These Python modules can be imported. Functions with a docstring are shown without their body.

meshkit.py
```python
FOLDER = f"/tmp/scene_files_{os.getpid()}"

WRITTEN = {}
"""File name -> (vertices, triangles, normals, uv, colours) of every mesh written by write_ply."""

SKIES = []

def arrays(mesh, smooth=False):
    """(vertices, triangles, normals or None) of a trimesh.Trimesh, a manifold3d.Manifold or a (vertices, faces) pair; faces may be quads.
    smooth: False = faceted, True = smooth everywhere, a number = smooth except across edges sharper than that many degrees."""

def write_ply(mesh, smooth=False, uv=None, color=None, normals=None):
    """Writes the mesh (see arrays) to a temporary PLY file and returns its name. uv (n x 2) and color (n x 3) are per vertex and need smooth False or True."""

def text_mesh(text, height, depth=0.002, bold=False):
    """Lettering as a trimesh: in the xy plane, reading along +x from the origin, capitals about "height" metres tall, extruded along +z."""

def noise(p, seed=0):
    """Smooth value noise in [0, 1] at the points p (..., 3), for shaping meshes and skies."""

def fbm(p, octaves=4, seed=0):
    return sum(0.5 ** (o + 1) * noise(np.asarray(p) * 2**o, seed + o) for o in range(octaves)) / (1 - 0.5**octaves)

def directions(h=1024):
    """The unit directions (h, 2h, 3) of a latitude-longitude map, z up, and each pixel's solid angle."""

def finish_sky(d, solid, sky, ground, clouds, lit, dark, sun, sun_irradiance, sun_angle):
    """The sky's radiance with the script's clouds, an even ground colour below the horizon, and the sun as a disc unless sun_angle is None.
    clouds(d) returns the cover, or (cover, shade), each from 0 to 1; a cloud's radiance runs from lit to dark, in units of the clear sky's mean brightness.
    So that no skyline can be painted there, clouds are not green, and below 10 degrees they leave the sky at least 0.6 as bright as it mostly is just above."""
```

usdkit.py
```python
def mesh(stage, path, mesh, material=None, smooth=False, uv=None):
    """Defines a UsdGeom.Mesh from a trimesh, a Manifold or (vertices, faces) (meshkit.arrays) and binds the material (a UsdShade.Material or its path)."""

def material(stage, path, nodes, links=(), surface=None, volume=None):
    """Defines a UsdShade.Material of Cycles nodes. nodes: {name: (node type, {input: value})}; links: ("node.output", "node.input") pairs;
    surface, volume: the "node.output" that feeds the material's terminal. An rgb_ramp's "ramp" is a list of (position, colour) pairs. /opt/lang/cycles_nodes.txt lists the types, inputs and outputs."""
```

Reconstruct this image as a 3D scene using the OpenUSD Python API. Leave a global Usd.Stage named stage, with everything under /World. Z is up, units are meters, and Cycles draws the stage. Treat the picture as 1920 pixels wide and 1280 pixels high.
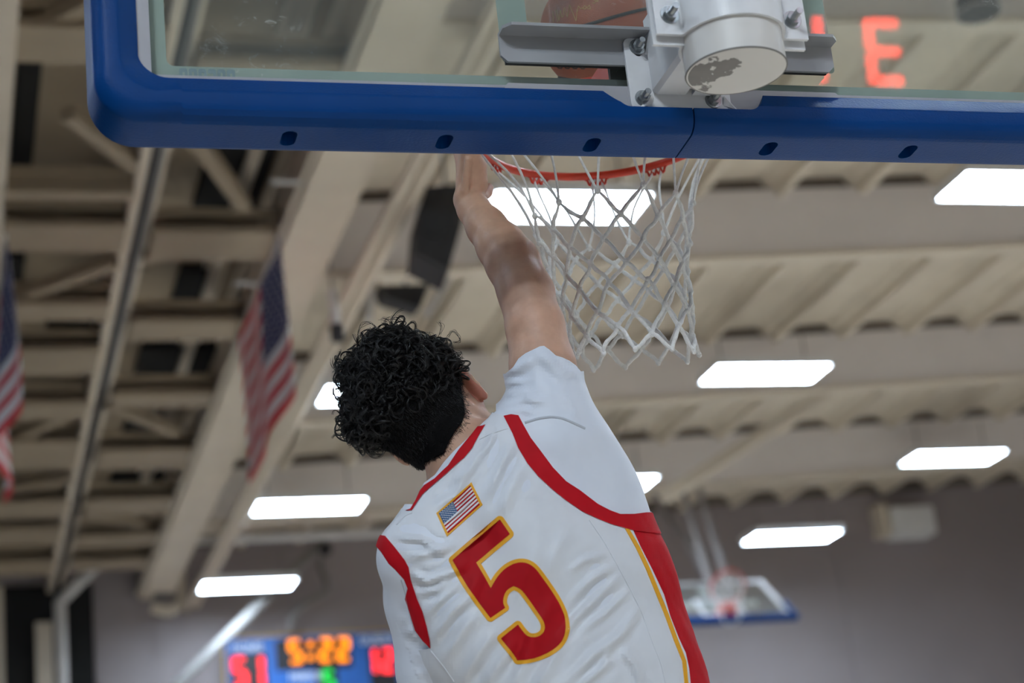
import math, numpy as np, trimesh, usdkit, meshkit
import manifold3d as m3
from pxr import Usd, UsdGeom, UsdLux, UsdShade, Gf, Sdf, Vt
from scipy import ndimage
from scipy.spatial import Delaunay
import shapely, shapely.affinity
from shapely.geometry import Polygon, LineString, Point

stage = Usd.Stage.CreateInMemory()
UsdGeom.SetStageUpAxis(stage, 'Z'); UsdGeom.SetStageMetersPerUnit(stage, 1.0)
UsdGeom.Xform.Define(stage, '/World')

# ---------------------------------------------------------------- camera (70 mm, low behind the baseline, looking up past the backboard)
CAM = np.array([-1.2249, -2.8645, 1.4421]); YAW, PIT, ROLL = 0.299267, 0.331529, -0.10738
FPX = 3733.385
_f = np.array([math.sin(YAW) * math.cos(PIT), math.cos(YAW) * math.cos(PIT), math.sin(PIT)])
_r0 = np.array([math.cos(YAW), -math.sin(YAW), 0]); _u0 = np.cross(_r0, _f)
_r = _r0 * math.cos(ROLL) + _u0 * math.sin(ROLL); _u = -_r0 * math.sin(ROLL) + _u0 * math.cos(ROLL)
cam = UsdGeom.Camera.Define(stage, '/World/camera')
m = np.eye(4); m[0, :3], m[1, :3], m[2, :3], m[3, :3] = _r, _u, -_f, CAM
cam.AddTransformOp().Set(Gf.Matrix4d(*[float(x) for x in m.ravel()]))
cam.CreateHorizontalApertureAttr(36.0); cam.CreateFocalLengthAttr(70.0)
cam.CreateFStopAttr(3.0); cam.CreateFocusDistanceAttr(3.5)
cam.CreateClippingRangeAttr(Gf.Vec2f(0.05, 200.0))
EXPOSURE = 0.0
cam.CreateExposureAttr(EXPOSURE)
FLOOD = 270.0           # the two floodlights under the roof behind the camera
LAMP = 61.0            # radiance of the ceiling lights' lenses
LAMP_COL = (0.82, 1.0, 1.20)


def at(x, y, Y):
    """The point of the plane Y = const that the photograph shows at pixel (x, y)."""
    d = _f + (x - 960) / FPX * _r - (y - 640) / FPX * _u
    return CAM + d * ((Y - CAM[1]) / d[1])


def depth(P): return (np.asarray(P) - CAM) @ _f


# ---------------------------------------------------------------- helpers
COUNT = {}


def numbered(parent, name):
    k = COUNT.get((parent, name), 0); COUNT[(parent, name)] = k + 1
    return name if k == 0 else f'{name}_{k:03d}'


def pth(o): return str(o.GetPath()) if o is not None else '/World'


def tag(o, label=None, cat=None, group=None, kind=None):
    p = o.GetPrim() if hasattr(o, 'GetPrim') else o
    for k, v in (('label', label), ('category', cat), ('group', group), ('kind', kind)):
        if v: p.SetCustomDataByKey(k, v)
    return p


def thing(name, label=None, cat=None, loc=(0, 0, 0), group=None, kind=None, mat=None):
    x = UsdGeom.Xform.Define(stage, '/World/' + numbered('/World', name))
    if mat is not None: x.AddTransformOp().Set(Gf.Matrix4d(*[float(v) for v in np.asarray(mat).T.ravel()]))
    elif tuple(loc) != (0, 0, 0): x.AddTranslateOp().Set(Gf.Vec3d(*map(float, loc)))
    return tag(x, label, cat, group, kind)


def obj(name, mesh, mat, parent=None, smooth=False, label=None):
    pp = pth(parent)
    o = usdkit.mesh(stage, pp + '/' + numbered(pp, name), mesh, M[mat], smooth=smooth)
    if label: tag(o, label)
    return o.GetPrim()


def copy(src, loc=None, label=None, group=None, mat=None):
    was = src.GetCustomData()
    base = src.GetName()
    r = thing(base, label or was.get('label'), was.get('category'), loc or (0, 0, 0), group or was.get('group'), mat=mat)
    r.GetReferences().AddInternalReference(src.GetPath()); r.SetInstanceable(True)
    return r


def cat(*ms): return trimesh.util.concatenate([x for x in ms if x is not None])


def box(x0, x1, y0, y1, z0, z1, bev=0):
    if bev:
        r = bev; pts = []
        for a, b in ((x0 + r, x1 - r),):
            for X in (a, b):
                for Y in (y0 + r, y1 - r):
                    for Z in (z0 + r, z1 - r):
                        for d in ((r, 0, 0), (-r, 0, 0), (0, r, 0), (0, -r, 0), (0, 0, r), (0, 0, -r)):
                            pts.append((X + d[0], Y + d[1], Z + d[2]))
        return trimesh.convex.convex_hull(np.array(pts))
    b = trimesh.creation.box([abs(x1 - x0), abs(y1 - y0), abs(z1 - z0)])
    b.apply_translation([(x0 + x1) / 2, (y0 + y1) / 2, (z0 + z1) / 2]); return b


def beam(p, q, w, h, up=(0, 0, 1)):
    """A bar of section w x h from p to q."""
    p, q = np.asarray(p, float), np.asarray(q, float); d = q - p; L = np.linalg.norm(d); d /= L
    s = np.cross(d, up if abs(d[2]) < .999 else (0, 1, 0)); s /= np.linalg.norm(s); t = np.cross(s, d)
    b = trimesh.creation.box([L, w, h]); T = np.eye(4); T[:3, 0], T[:3, 1], T[:3, 2], T[:3, 3] = d, s, t, (p + q) / 2
    b.apply_transform(T); return b


def tube(pts, rad, sides=8, closed=False, cap=True):
    p = np.asarray(pts, float); n = len(p)
    t = (np.roll(p, -1, 0) - np.roll(p, 1, 0)) if closed else np.gradient(p, axis=0)
    t /= np.linalg.norm(t, axis=1, keepdims=True) + 1e-12
    a = np.zeros_like(p); ref = np.array([0, 0, 1.0]) if abs(t[0, 2]) < .9 else np.array([1.0, 0, 0])
    a[0] = np.cross(t[0], ref); a[0] /= np.linalg.norm(a[0])
    for i in range(1, n):
        v = a[i - 1] - t[i] * (a[i - 1] @ t[i]); a[i] = v / (np.linalg.norm(v) + 1e-12)
    b = np.cross(t, a); ang = np.arange(sides) * 2 * np.pi / sides
    rr = np.broadcast_to(rad, (n,))[:, None, None]
    v = p[:, None] + rr * (np.cos(ang)[None, :, None] * a[:, None] + np.sin(ang)[None, :, None] * b[:, None])
    ii = np.arange(n if closed else n - 1); jj = np.arange(sides)
    I, Jj = np.meshgrid(ii, jj, indexing='ij'); I2 = (I + 1) % n; J2 = (Jj + 1) % sides
    q = np.stack([I * sides + Jj, I * sides + J2, I2 * sides + J2, I2 * sides + Jj], -1).reshape(-1, 4)
    f = np.vstack([q[:, [0, 1, 2]], q[:, [0, 2, 3]]]); v = v.reshape(-1, 3)
    if cap and not closed:
        v = np.vstack([v, p[:1], p[-1:]]); k = n * sides
        f = np.vstack([f, [[k, (j + 1) % sides, j] for j in range(sides)], [[k + 1, (n - 1) * sides + j, (n - 1) * sides + (j + 1) % sides] for j in range(sides)]])
    return trimesh.Trimesh(v, f, process=False)


def extrude_x(poly, x0, x1):
    """A (Y, Z) profile swept along X."""
    P = Polygon(poly) if not isinstance(poly, Polygon) else poly
    e = trimesh.creation.extrude_polygon(P, x1 - x0, engine='earcut')
    v = e.vertices.copy(); e.vertices = np.stack([v[:, 2] + x0, v[:, 0], v[:, 1]], 1); return e


def plate(poly, y0, y1):
    """An (X, Z) outline of thickness y0..y1."""
    P = Polygon(poly) if not isinstance(poly, Polygon) else poly
    e = trimesh.creation.extrude_polygon(P, y1 - y0, engine='earcut')
    v = e.vertices.copy(); e.vertices = np.stack([v[:, 0], y1 - v[:, 2], v[:, 1]], 1); return e


def rrect(x0, x1, z0, z1, r): return shapely.box(x0 + r, z0 + r, x1 - r, z1 - r).buffer(r, quad_segs=6)


def to_m3(t):
    return m3.Manifold(m3.Mesh(np.asarray(t.vertices, np.float32), np.asarray(t.faces, np.uint32)))


def to_tm(M_):
    a = M_.to_mesh(); return trimesh.Trimesh(a.vert_properties[:, :3], a.tri_verts, process=False)


# ---------------------------------------------------------------- materials
M = {}


def mat(name, col, rough=.6, var=.0, scale=6, metal=0, spec=.5, bump=0, bscale=40, detail=3, **kw):
    p = {'roughness': rough, 'metallic': metal, 'specular_ior_level': spec, **kw}
    nodes, links = {'p': ('principled_bsdf', p)}, []
    if var or bump:
        nodes['tc'] = ('texture_coordinate', {})
    if var:
        nodes['n'] = ('noise_texture', {'scale': scale, 'detail': detail, 'roughness': .6})
        a = [max(0, c * (1 - var)) for c in col]; b = [min(1, c * (1 + var)) for c in col]
        nodes['r'] = ('rgb_ramp', {'ramp': [(0.3, a), (0.7, b)]})
        links += [('tc.object', 'n.vector'), ('n.fac', 'r.fac'), ('r.color', 'p.base_color')]
    else:
        p['base_color'] = col
    if bump:
        nodes['nb'] = ('noise_texture', {'scale': bscale, 'detail': 4}); nodes['b'] = ('bump', {'strength': bump, 'distance': .002})
        links += [('tc.object', 'nb.vector'), ('nb.fac', 'b.height'), ('b.normal', 'p.normal')]
    M[name] = usdkit.material(stage, '/World/Looks/' + name, nodes, links, surface='p.BSDF')


def emit(name, col, strength):
    M[name] = usdkit.material(stage, '/World/Looks/' + name, {'e': ('emission', {'color': col, 'strength': strength})}, [], surface='e.emission')


mat('wall_paint', (.31, .270, .275), .7, .05, .6)
mat('floor_wood', (.74, .64, .52), .45, .15, 3)
mat('deck_paint', (.68, .60, .49), .7, .08, 1.2)
mat('face_paint', (.80, .75, .725), .7, .05, .8)
mat('beam_paint', (.68, .60, .49), .6, .06, 1.5)
mat('dimmed_strut_paint', (.33, .262, .182), .6, .08, 1.5)  # browner strut colour, darkened further for the weaker light on the left
mat('girder_paint', (.66, .57, .455), .55, .05, 1.5)
mat('added_bleacher_blue', (.03, .05, .10), .6, .1, 3)
mat('near_wall_dark', (.04, .05, .08), .8, .1, 3)
mat('shade_brown', (.14, .115, .095), .8, .2, 3)
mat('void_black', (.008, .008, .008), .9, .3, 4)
mat('track_dark', (.02, .02, .022), .7, .3, 5)
mat('track_grey', (.20, .19, .18), .6, .1, 5)
mat('pipe_white', (.62, .60, .58), .5, .05, 4)
mat('pole_grey', (.27, .245, .24), .5, .05, 4)
mat('lamp_housing', (.75, .75, .74), .4, .03, 4)
M['lamp_lens'] = usdkit.material(stage, '/World/Looks/lamp_lens', {   # reflector lamp: brightest straight down
    'w': ('layer_weight', {'blend': .5}), 'r': ('map_range', {'from_min': 0, 'from_max': 1, 'to_min': LAMP, 'to_max': LAMP * .25, 'clamp': True}), 'e': ('emission', {'color': LAMP_COL})},
    [('w.facing', 'r.value'), ('r.result', 'e.strength')], surface='e.emission')
mat('speaker_black', (.022, .021, .022), .7, .3, 8)
mat('board_blue', (.0005, .042, .185), .42, .08, 5, bump=.25, bscale=220, spec=.14)
mat('frame_grey', (.36, .36, .385), .45, .06, 8)
mat('steel_white', (.72, .73, .75), .38, .05, 12, bump=.1, bscale=60)
mat('bracket_grey', (.30, .305, .315), .42, .06, 9)
mat('zinc', (.36, .38, .39), .33, .15, 60, metal=.9)
mat('gasket', (.01, .011, .013), .6, .2, 10)
mat('print_sage', (.34, .41, .37), .6, .04, 6)
mat('print_letters', (.16, .235, .245), .6, .04, 6)
mat('rim_orange', (.62, .045, .018), .33, .12, 30, bump=.12, bscale=90)
mat('rim_red', (.72, .05, .025), .4, .08, 20)
mat('cord_white', (.82, .82, .80), .85, .1, 120, bump=.9, bscale=420)
mat('ball_seam', (.012, .013, .015), .6, .2, 30)
mat('ball_gold', (.55, .38, .13), .5, .1, 40)
mat('jersey_white', (.66, .685, .73), .5, .02, 20, sheen_weight=.15, bump=.10, bscale=700)
mat('shirt_white', (.66, .70, .78), .5, .02, 20, sheen_weight=.2, bump=.06, bscale=900)
mat('seam_grey', (.46, .49, .54), .7, .05, 40)
mat('trim_red', (.46, .002, .009), .7, .06, 30, spec=.2, bump=.12, bscale=700)
mat('number_red', (.40, .002, .008), .65, .05, 30, spec=.2, bump=.06, bscale=600)
mat('number_yellow', (.76, .36, .008), .6, .06, 40)
mat('patch_white', (.72, .72, .74), .7, .03, 40)
mat('patch_blue', (.035, .10, .23), .7, .08, 60)
mat('skin', (.57, .335, .23), .5, .10, 26, bump=.10, bscale=160, subsurface_weight=.12, subsurface_scale=.006)
mat('ear_skin', (.64, .22, .155), .5, .08, 30, subsurface_weight=.3, subsurface_scale=.006)
mat('eye_white', (.8, .78, .75), .2, .03, 30)
mat('eye_brown', (.06, .03, .015), .2, .1, 30)
mat('lip', (.36, .13, .10), .45, .08, 30)
mat('hair_mass', (.004, .0035, .0035), .8, .3, 60, bump=.8, bscale=90, spec=.08)
mat('hair_strand', (.0032, .0028, .0030), .32, spec=.45)
mat('shorts_white', (.76, .76, .79), .6, .02, 20)
mat('shoe_red', (.4, .02, .03), .5, .1, 20)
mat('flag_red', (.70, .035, .05), .8, .05, 10)
mat('flag_white', (.92, .91, .91), .8, .04, 10)
mat('flag_blue', (.03, .04, .15), .8, .08, 10)
mat('score_blue', (.02, .13, .46), .45, .05, 4)
mat('score_black', (.012, .012, .016), .5, .1, 8)
mat('score_yellow', (.55, .33, .03), .5, .05, 8)
mat('score_text', (.75, .8, .85), .6, .04, 8)
emit('flood_lens', (.90, 1.0, 1.08), FLOOD)
emit('led_red', (1.0, .035, .045), 3.2)
emit('led_amber', (1.0, .27, .008), 2.6)
emit('led_green', (.02, 1.0, .12), 1.3)
emit('led_clock', (1.0, .030, .012), 24.0)

# basketball leather with pebbles
M['ball_leather'] = usdkit.material(stage, '/World/Looks/ball_leather', {
    'tc': ('texture_coordinate', {}), 'v': ('voronoi_texture', {'scale': 330}), 'b': ('bump', {'strength': .5, 'distance': .001}),
    'n': ('noise_texture', {'scale': 9, 'detail': 4}), 'r': ('rgb_ramp', {'ramp': [(.3, (.33, .075, .030)), (.7, (.42, .105, .045))]}),
    'p': ('principled_bsdf', {'roughness': .5})},
    [('tc.object', 'v.vector'), ('v.distance', 'b.height'), ('b.normal', 'p.normal'), ('tc.object', 'n.vector'), ('n.fac', 'r.fac'), ('r.color', 'p.base_color')], surface='p.BSDF')
# worn white paint of the support post: bare grey patches with a shape of their own
for nm, lo, hi in (('cap_paint', .565, .58), ('post_paint', .735, .75)):
    M[nm] = usdkit.material(stage, '/World/Looks/' + nm, {
        'tc': ('texture_coordinate', {}), 'n': ('noise_texture', {'scale': 15 if nm == 'cap_paint' else 34, 'detail': 5, 'roughness': .55}),
        'r': ('rgb_ramp', {'ramp': [(0, (.68, .66, .63)), (lo, (.66, .64, .61)), (hi, (.17, .155, .145)), (1, (.22, .2, .19))]}),
        'b': ('bump', {'strength': .2, 'distance': .001, 'invert': True}), 'p': ('principled_bsdf', {'roughness': .42})},
        [('tc.object', 'n.vector'), ('n.fac', 'r.fac'), ('r.color', 'p.base_color'), ('n.fac', 'b.height'), ('b.normal', 'p.normal')], surface='p.BSDF')
# the backboard's pane: clear, mirrors by fresnel, with smudges of dust
M['board_glass'] = usdkit.material(stage, '/World/Looks/board_glass', {
    't': ('transparent_bsdf', {'color': (.93, .955, .94)}), 'g': ('glossy_bsdf', {'color': (1, 1, 1), 'roughness': .0}), 'f': ('fresnel', {'IOR': 1.5}), 'geo': ('geometry', {}), 'inv': ('math', {'math_type': 'subtract', 'value1': 1.0}), 'ff': ('math', {'math_type': 'multiply'}),
    'd': ('diffuse_bsdf', {'color': (.62, .66, .63)}), 'tc': ('texture_coordinate', {}),
    'n': ('noise_texture', {'scale': 26, 'detail': 6, 'roughness': .7, 'distortion': 1.5}), 'n2': ('noise_texture', {'scale': 5, 'detail': 3}),
    'r': ('rgb_ramp', {'ramp': [(0, (.015,) * 3), (.60, (.02,) * 3), (.72, (.5,) * 3), (1, (.6,) * 3)]}),
    'r2': ('rgb_ramp', {'ramp': [(0, (.02,) * 3), (.48, (.02,) * 3), (.66, (1,) * 3), (1, (1,) * 3)]}), 'k': ('math', {'math_type': 'multiply'}), 'k2': ('math', {'math_type': 'add', 'value2': .05}),
    'm1': ('mix_closure', {}), 'm2': ('mix_closure', {})},
    [('tc.object', 'n.vector'), ('tc.object', 'n2.vector'), ('n.fac', 'r.fac'), ('n2.fac', 'r2.fac'), ('r.color', 'k.value1'), ('r2.color', 'k.value2'), ('k.value', 'k2.value1'),
     ('f.fac', 'ff.value1'), ('geo.backfacing', 'inv.value2'), ('inv.value', 'ff.value2'), ('ff.value', 'm1.fac'), ('t.BSDF', 'm1.closure1'), ('g.BSDF', 'm1.closure2'), ('k2.value', 'm2.fac'), ('m1.closure', 'm2.closure1'), ('d.BSDF', 'm2.closure2')], surface='m2.closure')

# ================================================================ THE HALL
XL, XR, YN, YF = -10.0, 16.4, -15.0, 25.3
SL = .047                                              # the roof rises to the right


def roofz(z, x): return z + SL * (x - 7)


fl = obj('floor', box(XL - .3, XR + .3, YN - .3, YF + .3, -.1, 0), 'floor_wood'); tag(fl, 'wooden gym floor below the picture', kind='structure')
for nm, b in (('wall_near', (XL - .3, XR + .3, YN - .2, YN, 0, 10)), ('wall_left', (XL - .2, XL, YN, YF, 0, 10)), ('wall_right', (XR, XR + .2, YN, YF, 0, 10.5))):
    w = obj(nm, box(*b), 'near_wall_dark' if nm == 'wall_near' else 'wall_paint'); tag(w, 'plain painted gym wall, ' + nm[5:] + ' side', kind='structure')  # near wall coloured dark to cut light bounced onto the player
# far wall in panels with recessed seams; a dark opening at its left end
wf = thing('wall_far', 'grey painted far end wall with faint vertical seams', kind='structure')
obj('backing', box(XL - .3, XR + .3, YF + .02, YF + .2, 0, 10.5), 'wall_paint', wf)
xs = [.92, 1.72, 5.2, 8.8, 12.4, XR]
for a, b in zip(xs[:-1], xs[1:]): obj('panel', box(a + .012, b - .012, YF, YF + .03, 0, 10), 'wall_paint', wf)
obj('panel', box(XL, -.42, YF, YF + .03, 0, 10), 'wall_paint', wf)
obj('dark_opening', box(-.40, .90, YF - .02, YF + .01, 0, 8.0), 'void_black', wf)
obj('door_post', box(-.42, -.33, YF - .1, YF + .01, 0, 8.0), 'beam_paint', wf)
obj('door_leaf', box(.10, .33, YF - .12, YF - .03, 0, 7.45), 'beam_paint', wf)

ce = thing('ceiling', 'beige gym roof of ribbed deck on deep grey beams', kind='structure')
# ribbed deck: trapezoid corrugation along the hall
per, prof = .86, []
X0, X1 = 1.2, XR + .3
k = 0; x = X0
while x < X1:
    for dx, dz in ((0, 0), (.20, 0), (.28, .10), (.78, .10)):
        prof.append((x + dx, roofz(8.72, x + dx) + dz))
    x += per
prof = np.array(prof)
def sheet(prof, y0, y1, th=.05):
    n = len(prof); v = []
    for yy in (y0, y1):
        for dz in (0, th): v += [(p[0], yy, p[1] + dz) for p in prof]
    f = []
    A, B, C_, D = 0, n, 2 * n, 3 * n
    for i in range(n - 1):
        f += [(A + i, C_ + i, C_ + i + 1), (A + i, C_ + i + 1, A + i + 1), (B + i, B + i + 1, D + i + 1), (B + i, D + i + 1, D + i)]
    return trimesh.Trimesh(np.array(v), np.array(f), process=False)
obj('deck', sheet(prof, YN, YF), 'deck_paint', ce)
# purlins under the deck troughs
x = X0 + .10
while x < XR:
    z = roofz(8.72, x)
    obj('purlin', beam((x, YN, z - .05), (x, YF, z - .05), .10, .1), 'beam_paint', ce); x += per
# deep roof beams across the hall with a light bottom flange
def cross_beam(y, xa, xb, zb):
    top = .655
    prof = [(xa, zb), (xb, zb)]
    v = []
    for xx in (xa, xb):
        zz = roofz(zb, xx)
        v += [(xx, y, zz), (xx, y + .12, zz), (xx, y + .12, zz + top), (xx, y, zz + top)]
    b = trimesh.convex.convex_hull(np.array(v)); obj('roof_beam', b, 'face_paint', ce)
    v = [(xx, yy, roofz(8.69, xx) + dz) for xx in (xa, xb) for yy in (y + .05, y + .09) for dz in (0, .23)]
    obj('shade_strip', trimesh.convex.convex_hull(np.array(v)), 'shade_brown', ce)  # dark strip paints the shade between beam top and deck
    v = []
    for xx in (xa, xb):
        zz = roofz(zb, xx)
        v += [(xx, y - .035, zz - .045), (xx, y + .155, zz - .045), (xx, y + .155, zz), (xx, y - .035, zz)]
    obj('beam_flange', trimesh.convex.convex_hull(np.array(v)), 'beam_paint', ce)
obj('shade_strip', trimesh.convex.convex_hull(np.array([(xx, yy, roofz(8.66, xx) + dz) for xx in (2.0, XR) for yy in (YF - .06, YF - .01) for dz in (0, .24)])), 'shade_brown', ce)  # painted shade line along the top of the far wall
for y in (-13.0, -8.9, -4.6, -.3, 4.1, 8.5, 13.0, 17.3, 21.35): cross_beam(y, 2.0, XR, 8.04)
# the long girders
obj('box_girder', box(1.55, 2.0, YN, YF, 7.73, 8.25), 'girder_paint', ce)
obj('girder_seam', box(1.50, 1.55, YN, YF, 7.79, 7.83), 'beam_paint', ce)
obj('track_girder', cat(box(.27, .345, YN, YF, 7.88, 8.3), box(.27, .50, YN, YF, 8.22, 8.3), box(.455, .5, YN, YF, 7.95, 8.3)), 'girder_paint', ce)
obj('curtain_track', box(.347, .41, YN, YF, 7.91, 8.2), 'track_dark', ce)
obj('curtain_housing', cat(box(.412, .455, YN, 16.3, 7.90, 8.2)), 'track_grey', ce)
obj('side_girder', cat(box(-1.0, -.70, YN, YF, 7.75, 8.3)), 'girder_paint', ce)
# struts, braces and deck strips between the girders
obj('upper_deck', box(XL, 1.6, YN, YF, 9.25, 9.35), 'dimmed_strut_paint', ce)
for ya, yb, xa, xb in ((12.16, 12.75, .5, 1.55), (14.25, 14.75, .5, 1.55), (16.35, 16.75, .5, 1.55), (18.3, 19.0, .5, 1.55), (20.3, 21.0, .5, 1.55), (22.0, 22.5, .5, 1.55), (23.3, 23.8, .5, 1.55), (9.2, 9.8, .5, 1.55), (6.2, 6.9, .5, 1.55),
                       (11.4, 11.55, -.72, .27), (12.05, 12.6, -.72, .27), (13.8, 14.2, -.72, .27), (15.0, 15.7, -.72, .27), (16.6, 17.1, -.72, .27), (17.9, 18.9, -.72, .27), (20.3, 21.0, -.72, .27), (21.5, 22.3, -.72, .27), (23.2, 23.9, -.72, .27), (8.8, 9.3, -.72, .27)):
    obj('cross_strut', cat(box(xa, xb, ya, yb, 7.82, 7.88), box(xa, xb, (ya + yb) / 2 - .05, (ya + yb) / 2 + .05, 7.88, 7.98), box(xa, xb, ya, yb, 7.98, 8.04)), 'dimmed_strut_paint', ce)
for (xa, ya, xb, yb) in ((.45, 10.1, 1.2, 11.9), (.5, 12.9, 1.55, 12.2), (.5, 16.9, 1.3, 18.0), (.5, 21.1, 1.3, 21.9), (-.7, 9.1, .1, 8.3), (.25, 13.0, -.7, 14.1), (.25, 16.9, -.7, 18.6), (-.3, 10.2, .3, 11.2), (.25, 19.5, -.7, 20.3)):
    obj('brace', beam((xa, ya, 7.9), (xb, yb, 7.95), .12, .1), 'dimmed_strut_paint', ce)
def hx(x): return (x + 1.22) * 1.0975 - 1.22
def hy(y): return (y + 2.86) * 1.0975 - 2.86
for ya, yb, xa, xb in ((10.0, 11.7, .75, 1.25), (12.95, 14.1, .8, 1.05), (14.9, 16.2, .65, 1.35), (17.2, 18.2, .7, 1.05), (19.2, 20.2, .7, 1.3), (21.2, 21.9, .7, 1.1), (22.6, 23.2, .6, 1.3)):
    obj('void_shade_panel', box(hx(xa), hx(xb), hy(ya), min(hy(yb), YF), 8.42, 8.5), 'void_black', ce)  # black panels paint the unlit roof void between the struts
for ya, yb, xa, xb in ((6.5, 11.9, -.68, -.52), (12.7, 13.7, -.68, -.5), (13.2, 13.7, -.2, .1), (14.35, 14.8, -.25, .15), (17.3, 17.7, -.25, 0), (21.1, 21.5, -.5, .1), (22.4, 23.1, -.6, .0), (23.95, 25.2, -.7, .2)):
    obj('void_shade_panel', box(hx(xa), hx(xb), hy(ya), min(hy(yb), YF), 8.42, 8.5), 'void_black', ce)  # same painted darkness in the left bay
obj('panel_strip', box(-.72, .27, YN, YF, 8.5, 8.55), 'dimmed_strut_paint', ce); obj('panel_strip', box(.5, 1.55, YN, YF, 8.5, 8.55), 'dimmed_strut_paint', ce)

# unseen dark stands, added to cut light bounced up on the left side
bs = thing('added_bleachers', 'added dark blue stands along the left wall, unseen below the picture', 'added_bleachers')
for k in range(8): obj('bench', box(XL + .02, -3.2 - .8 * k, YN + 2, YF - 2, .4 * k, .4 * k + .4), 'added_bleacher_blue', bs)
# ================================================================ CEILING LIGHTS
def make_light(name_label, loc, group=None):
    t = thing('ceiling_light', name_label, 'ceiling light', loc, group)
    h = to_tm(to_m3(box(-.68, .68, -.31, .31, 0, .09)) - to_m3(box(-.655, .655, -.285, .285, -.02, .035)))
    obj('housing', h, 'lamp_housing', t)
    obj('lens', box(-.65, .65, -.28, .28, .003, .03), 'lamp_lens', t, label='glowing white lens')
    for s in (-.5, .5): obj('hanger', tube([(s, 0, .09), (s, 0, .5)], .008, 6), 'track_grey', t)
    for k in range(9): obj('guard_wire', tube([(-.6 + k * .15, -.285, -.004), (-.6 + k * .15, .285, -.004)], .003, 4), 'lamp_housing', t)
    return t


LIGHTS = [((3.72, 11.3, 7.70), 'glowing rectangular ceiling light directly behind the basketball net'),
          ((7.9, 11.25, 7.92), 'ceiling light at the right edge, just below the blue padding'),
          ((3.22, 16.1, 7.70), 'ceiling light half hidden by the left side of the curly hair'),
          ((7.5, 16.2, 7.91), 'large ceiling light right of the bottom of the net'),
          ((3.15, 20.4, 7.70), 'ceiling light left of the player, right below the striped flag'),
          ((6.95, 20.4, 7.88), 'ceiling light peeking out behind the raised right shoulder'),
          ((12.0, 20.45, 8.12), 'ceiling light far right, nearest the right picture edge above the wall box'),
          ((2.84, 23.8, 7.53), 'ceiling light lowest on the left, above the scoreboard'),
          ((10.55, 22.8, 7.68), 'ceiling light above the folded up far basket')]
first = make_light(LIGHTS[0][1], LIGHTS[0][0], 'rectangular ceiling lights in rows')
for loc, lab in LIGHTS[1:]: copy(first, loc, lab, 'rectangular ceiling lights in rows')
for x, y in [(-1.8, -7.4), (2.6, -7.4), (6.8, -7.4), (2.6, -12), (6.8, -12), (11, -7.4), (-1.8, -12), (3.6, 2.2), (7.9, 2.2), (12.2, 2.2), (3.6, 6.8), (7.9, 6.8), (12.2, 6.8), (12.2, 11.3), (-5.5, -7.4), (-5.5, 1.0), (-5.5, 8.5), (-5.5, 14)]:  # the last two are added to brighten the hanging flags
    copy(first, (x, y, 7.7 + SL * (x - 3) if x > 0 else 7.7), 'rectangular ceiling light hung outside the picture', 'ceiling lights outside the frame')

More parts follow.
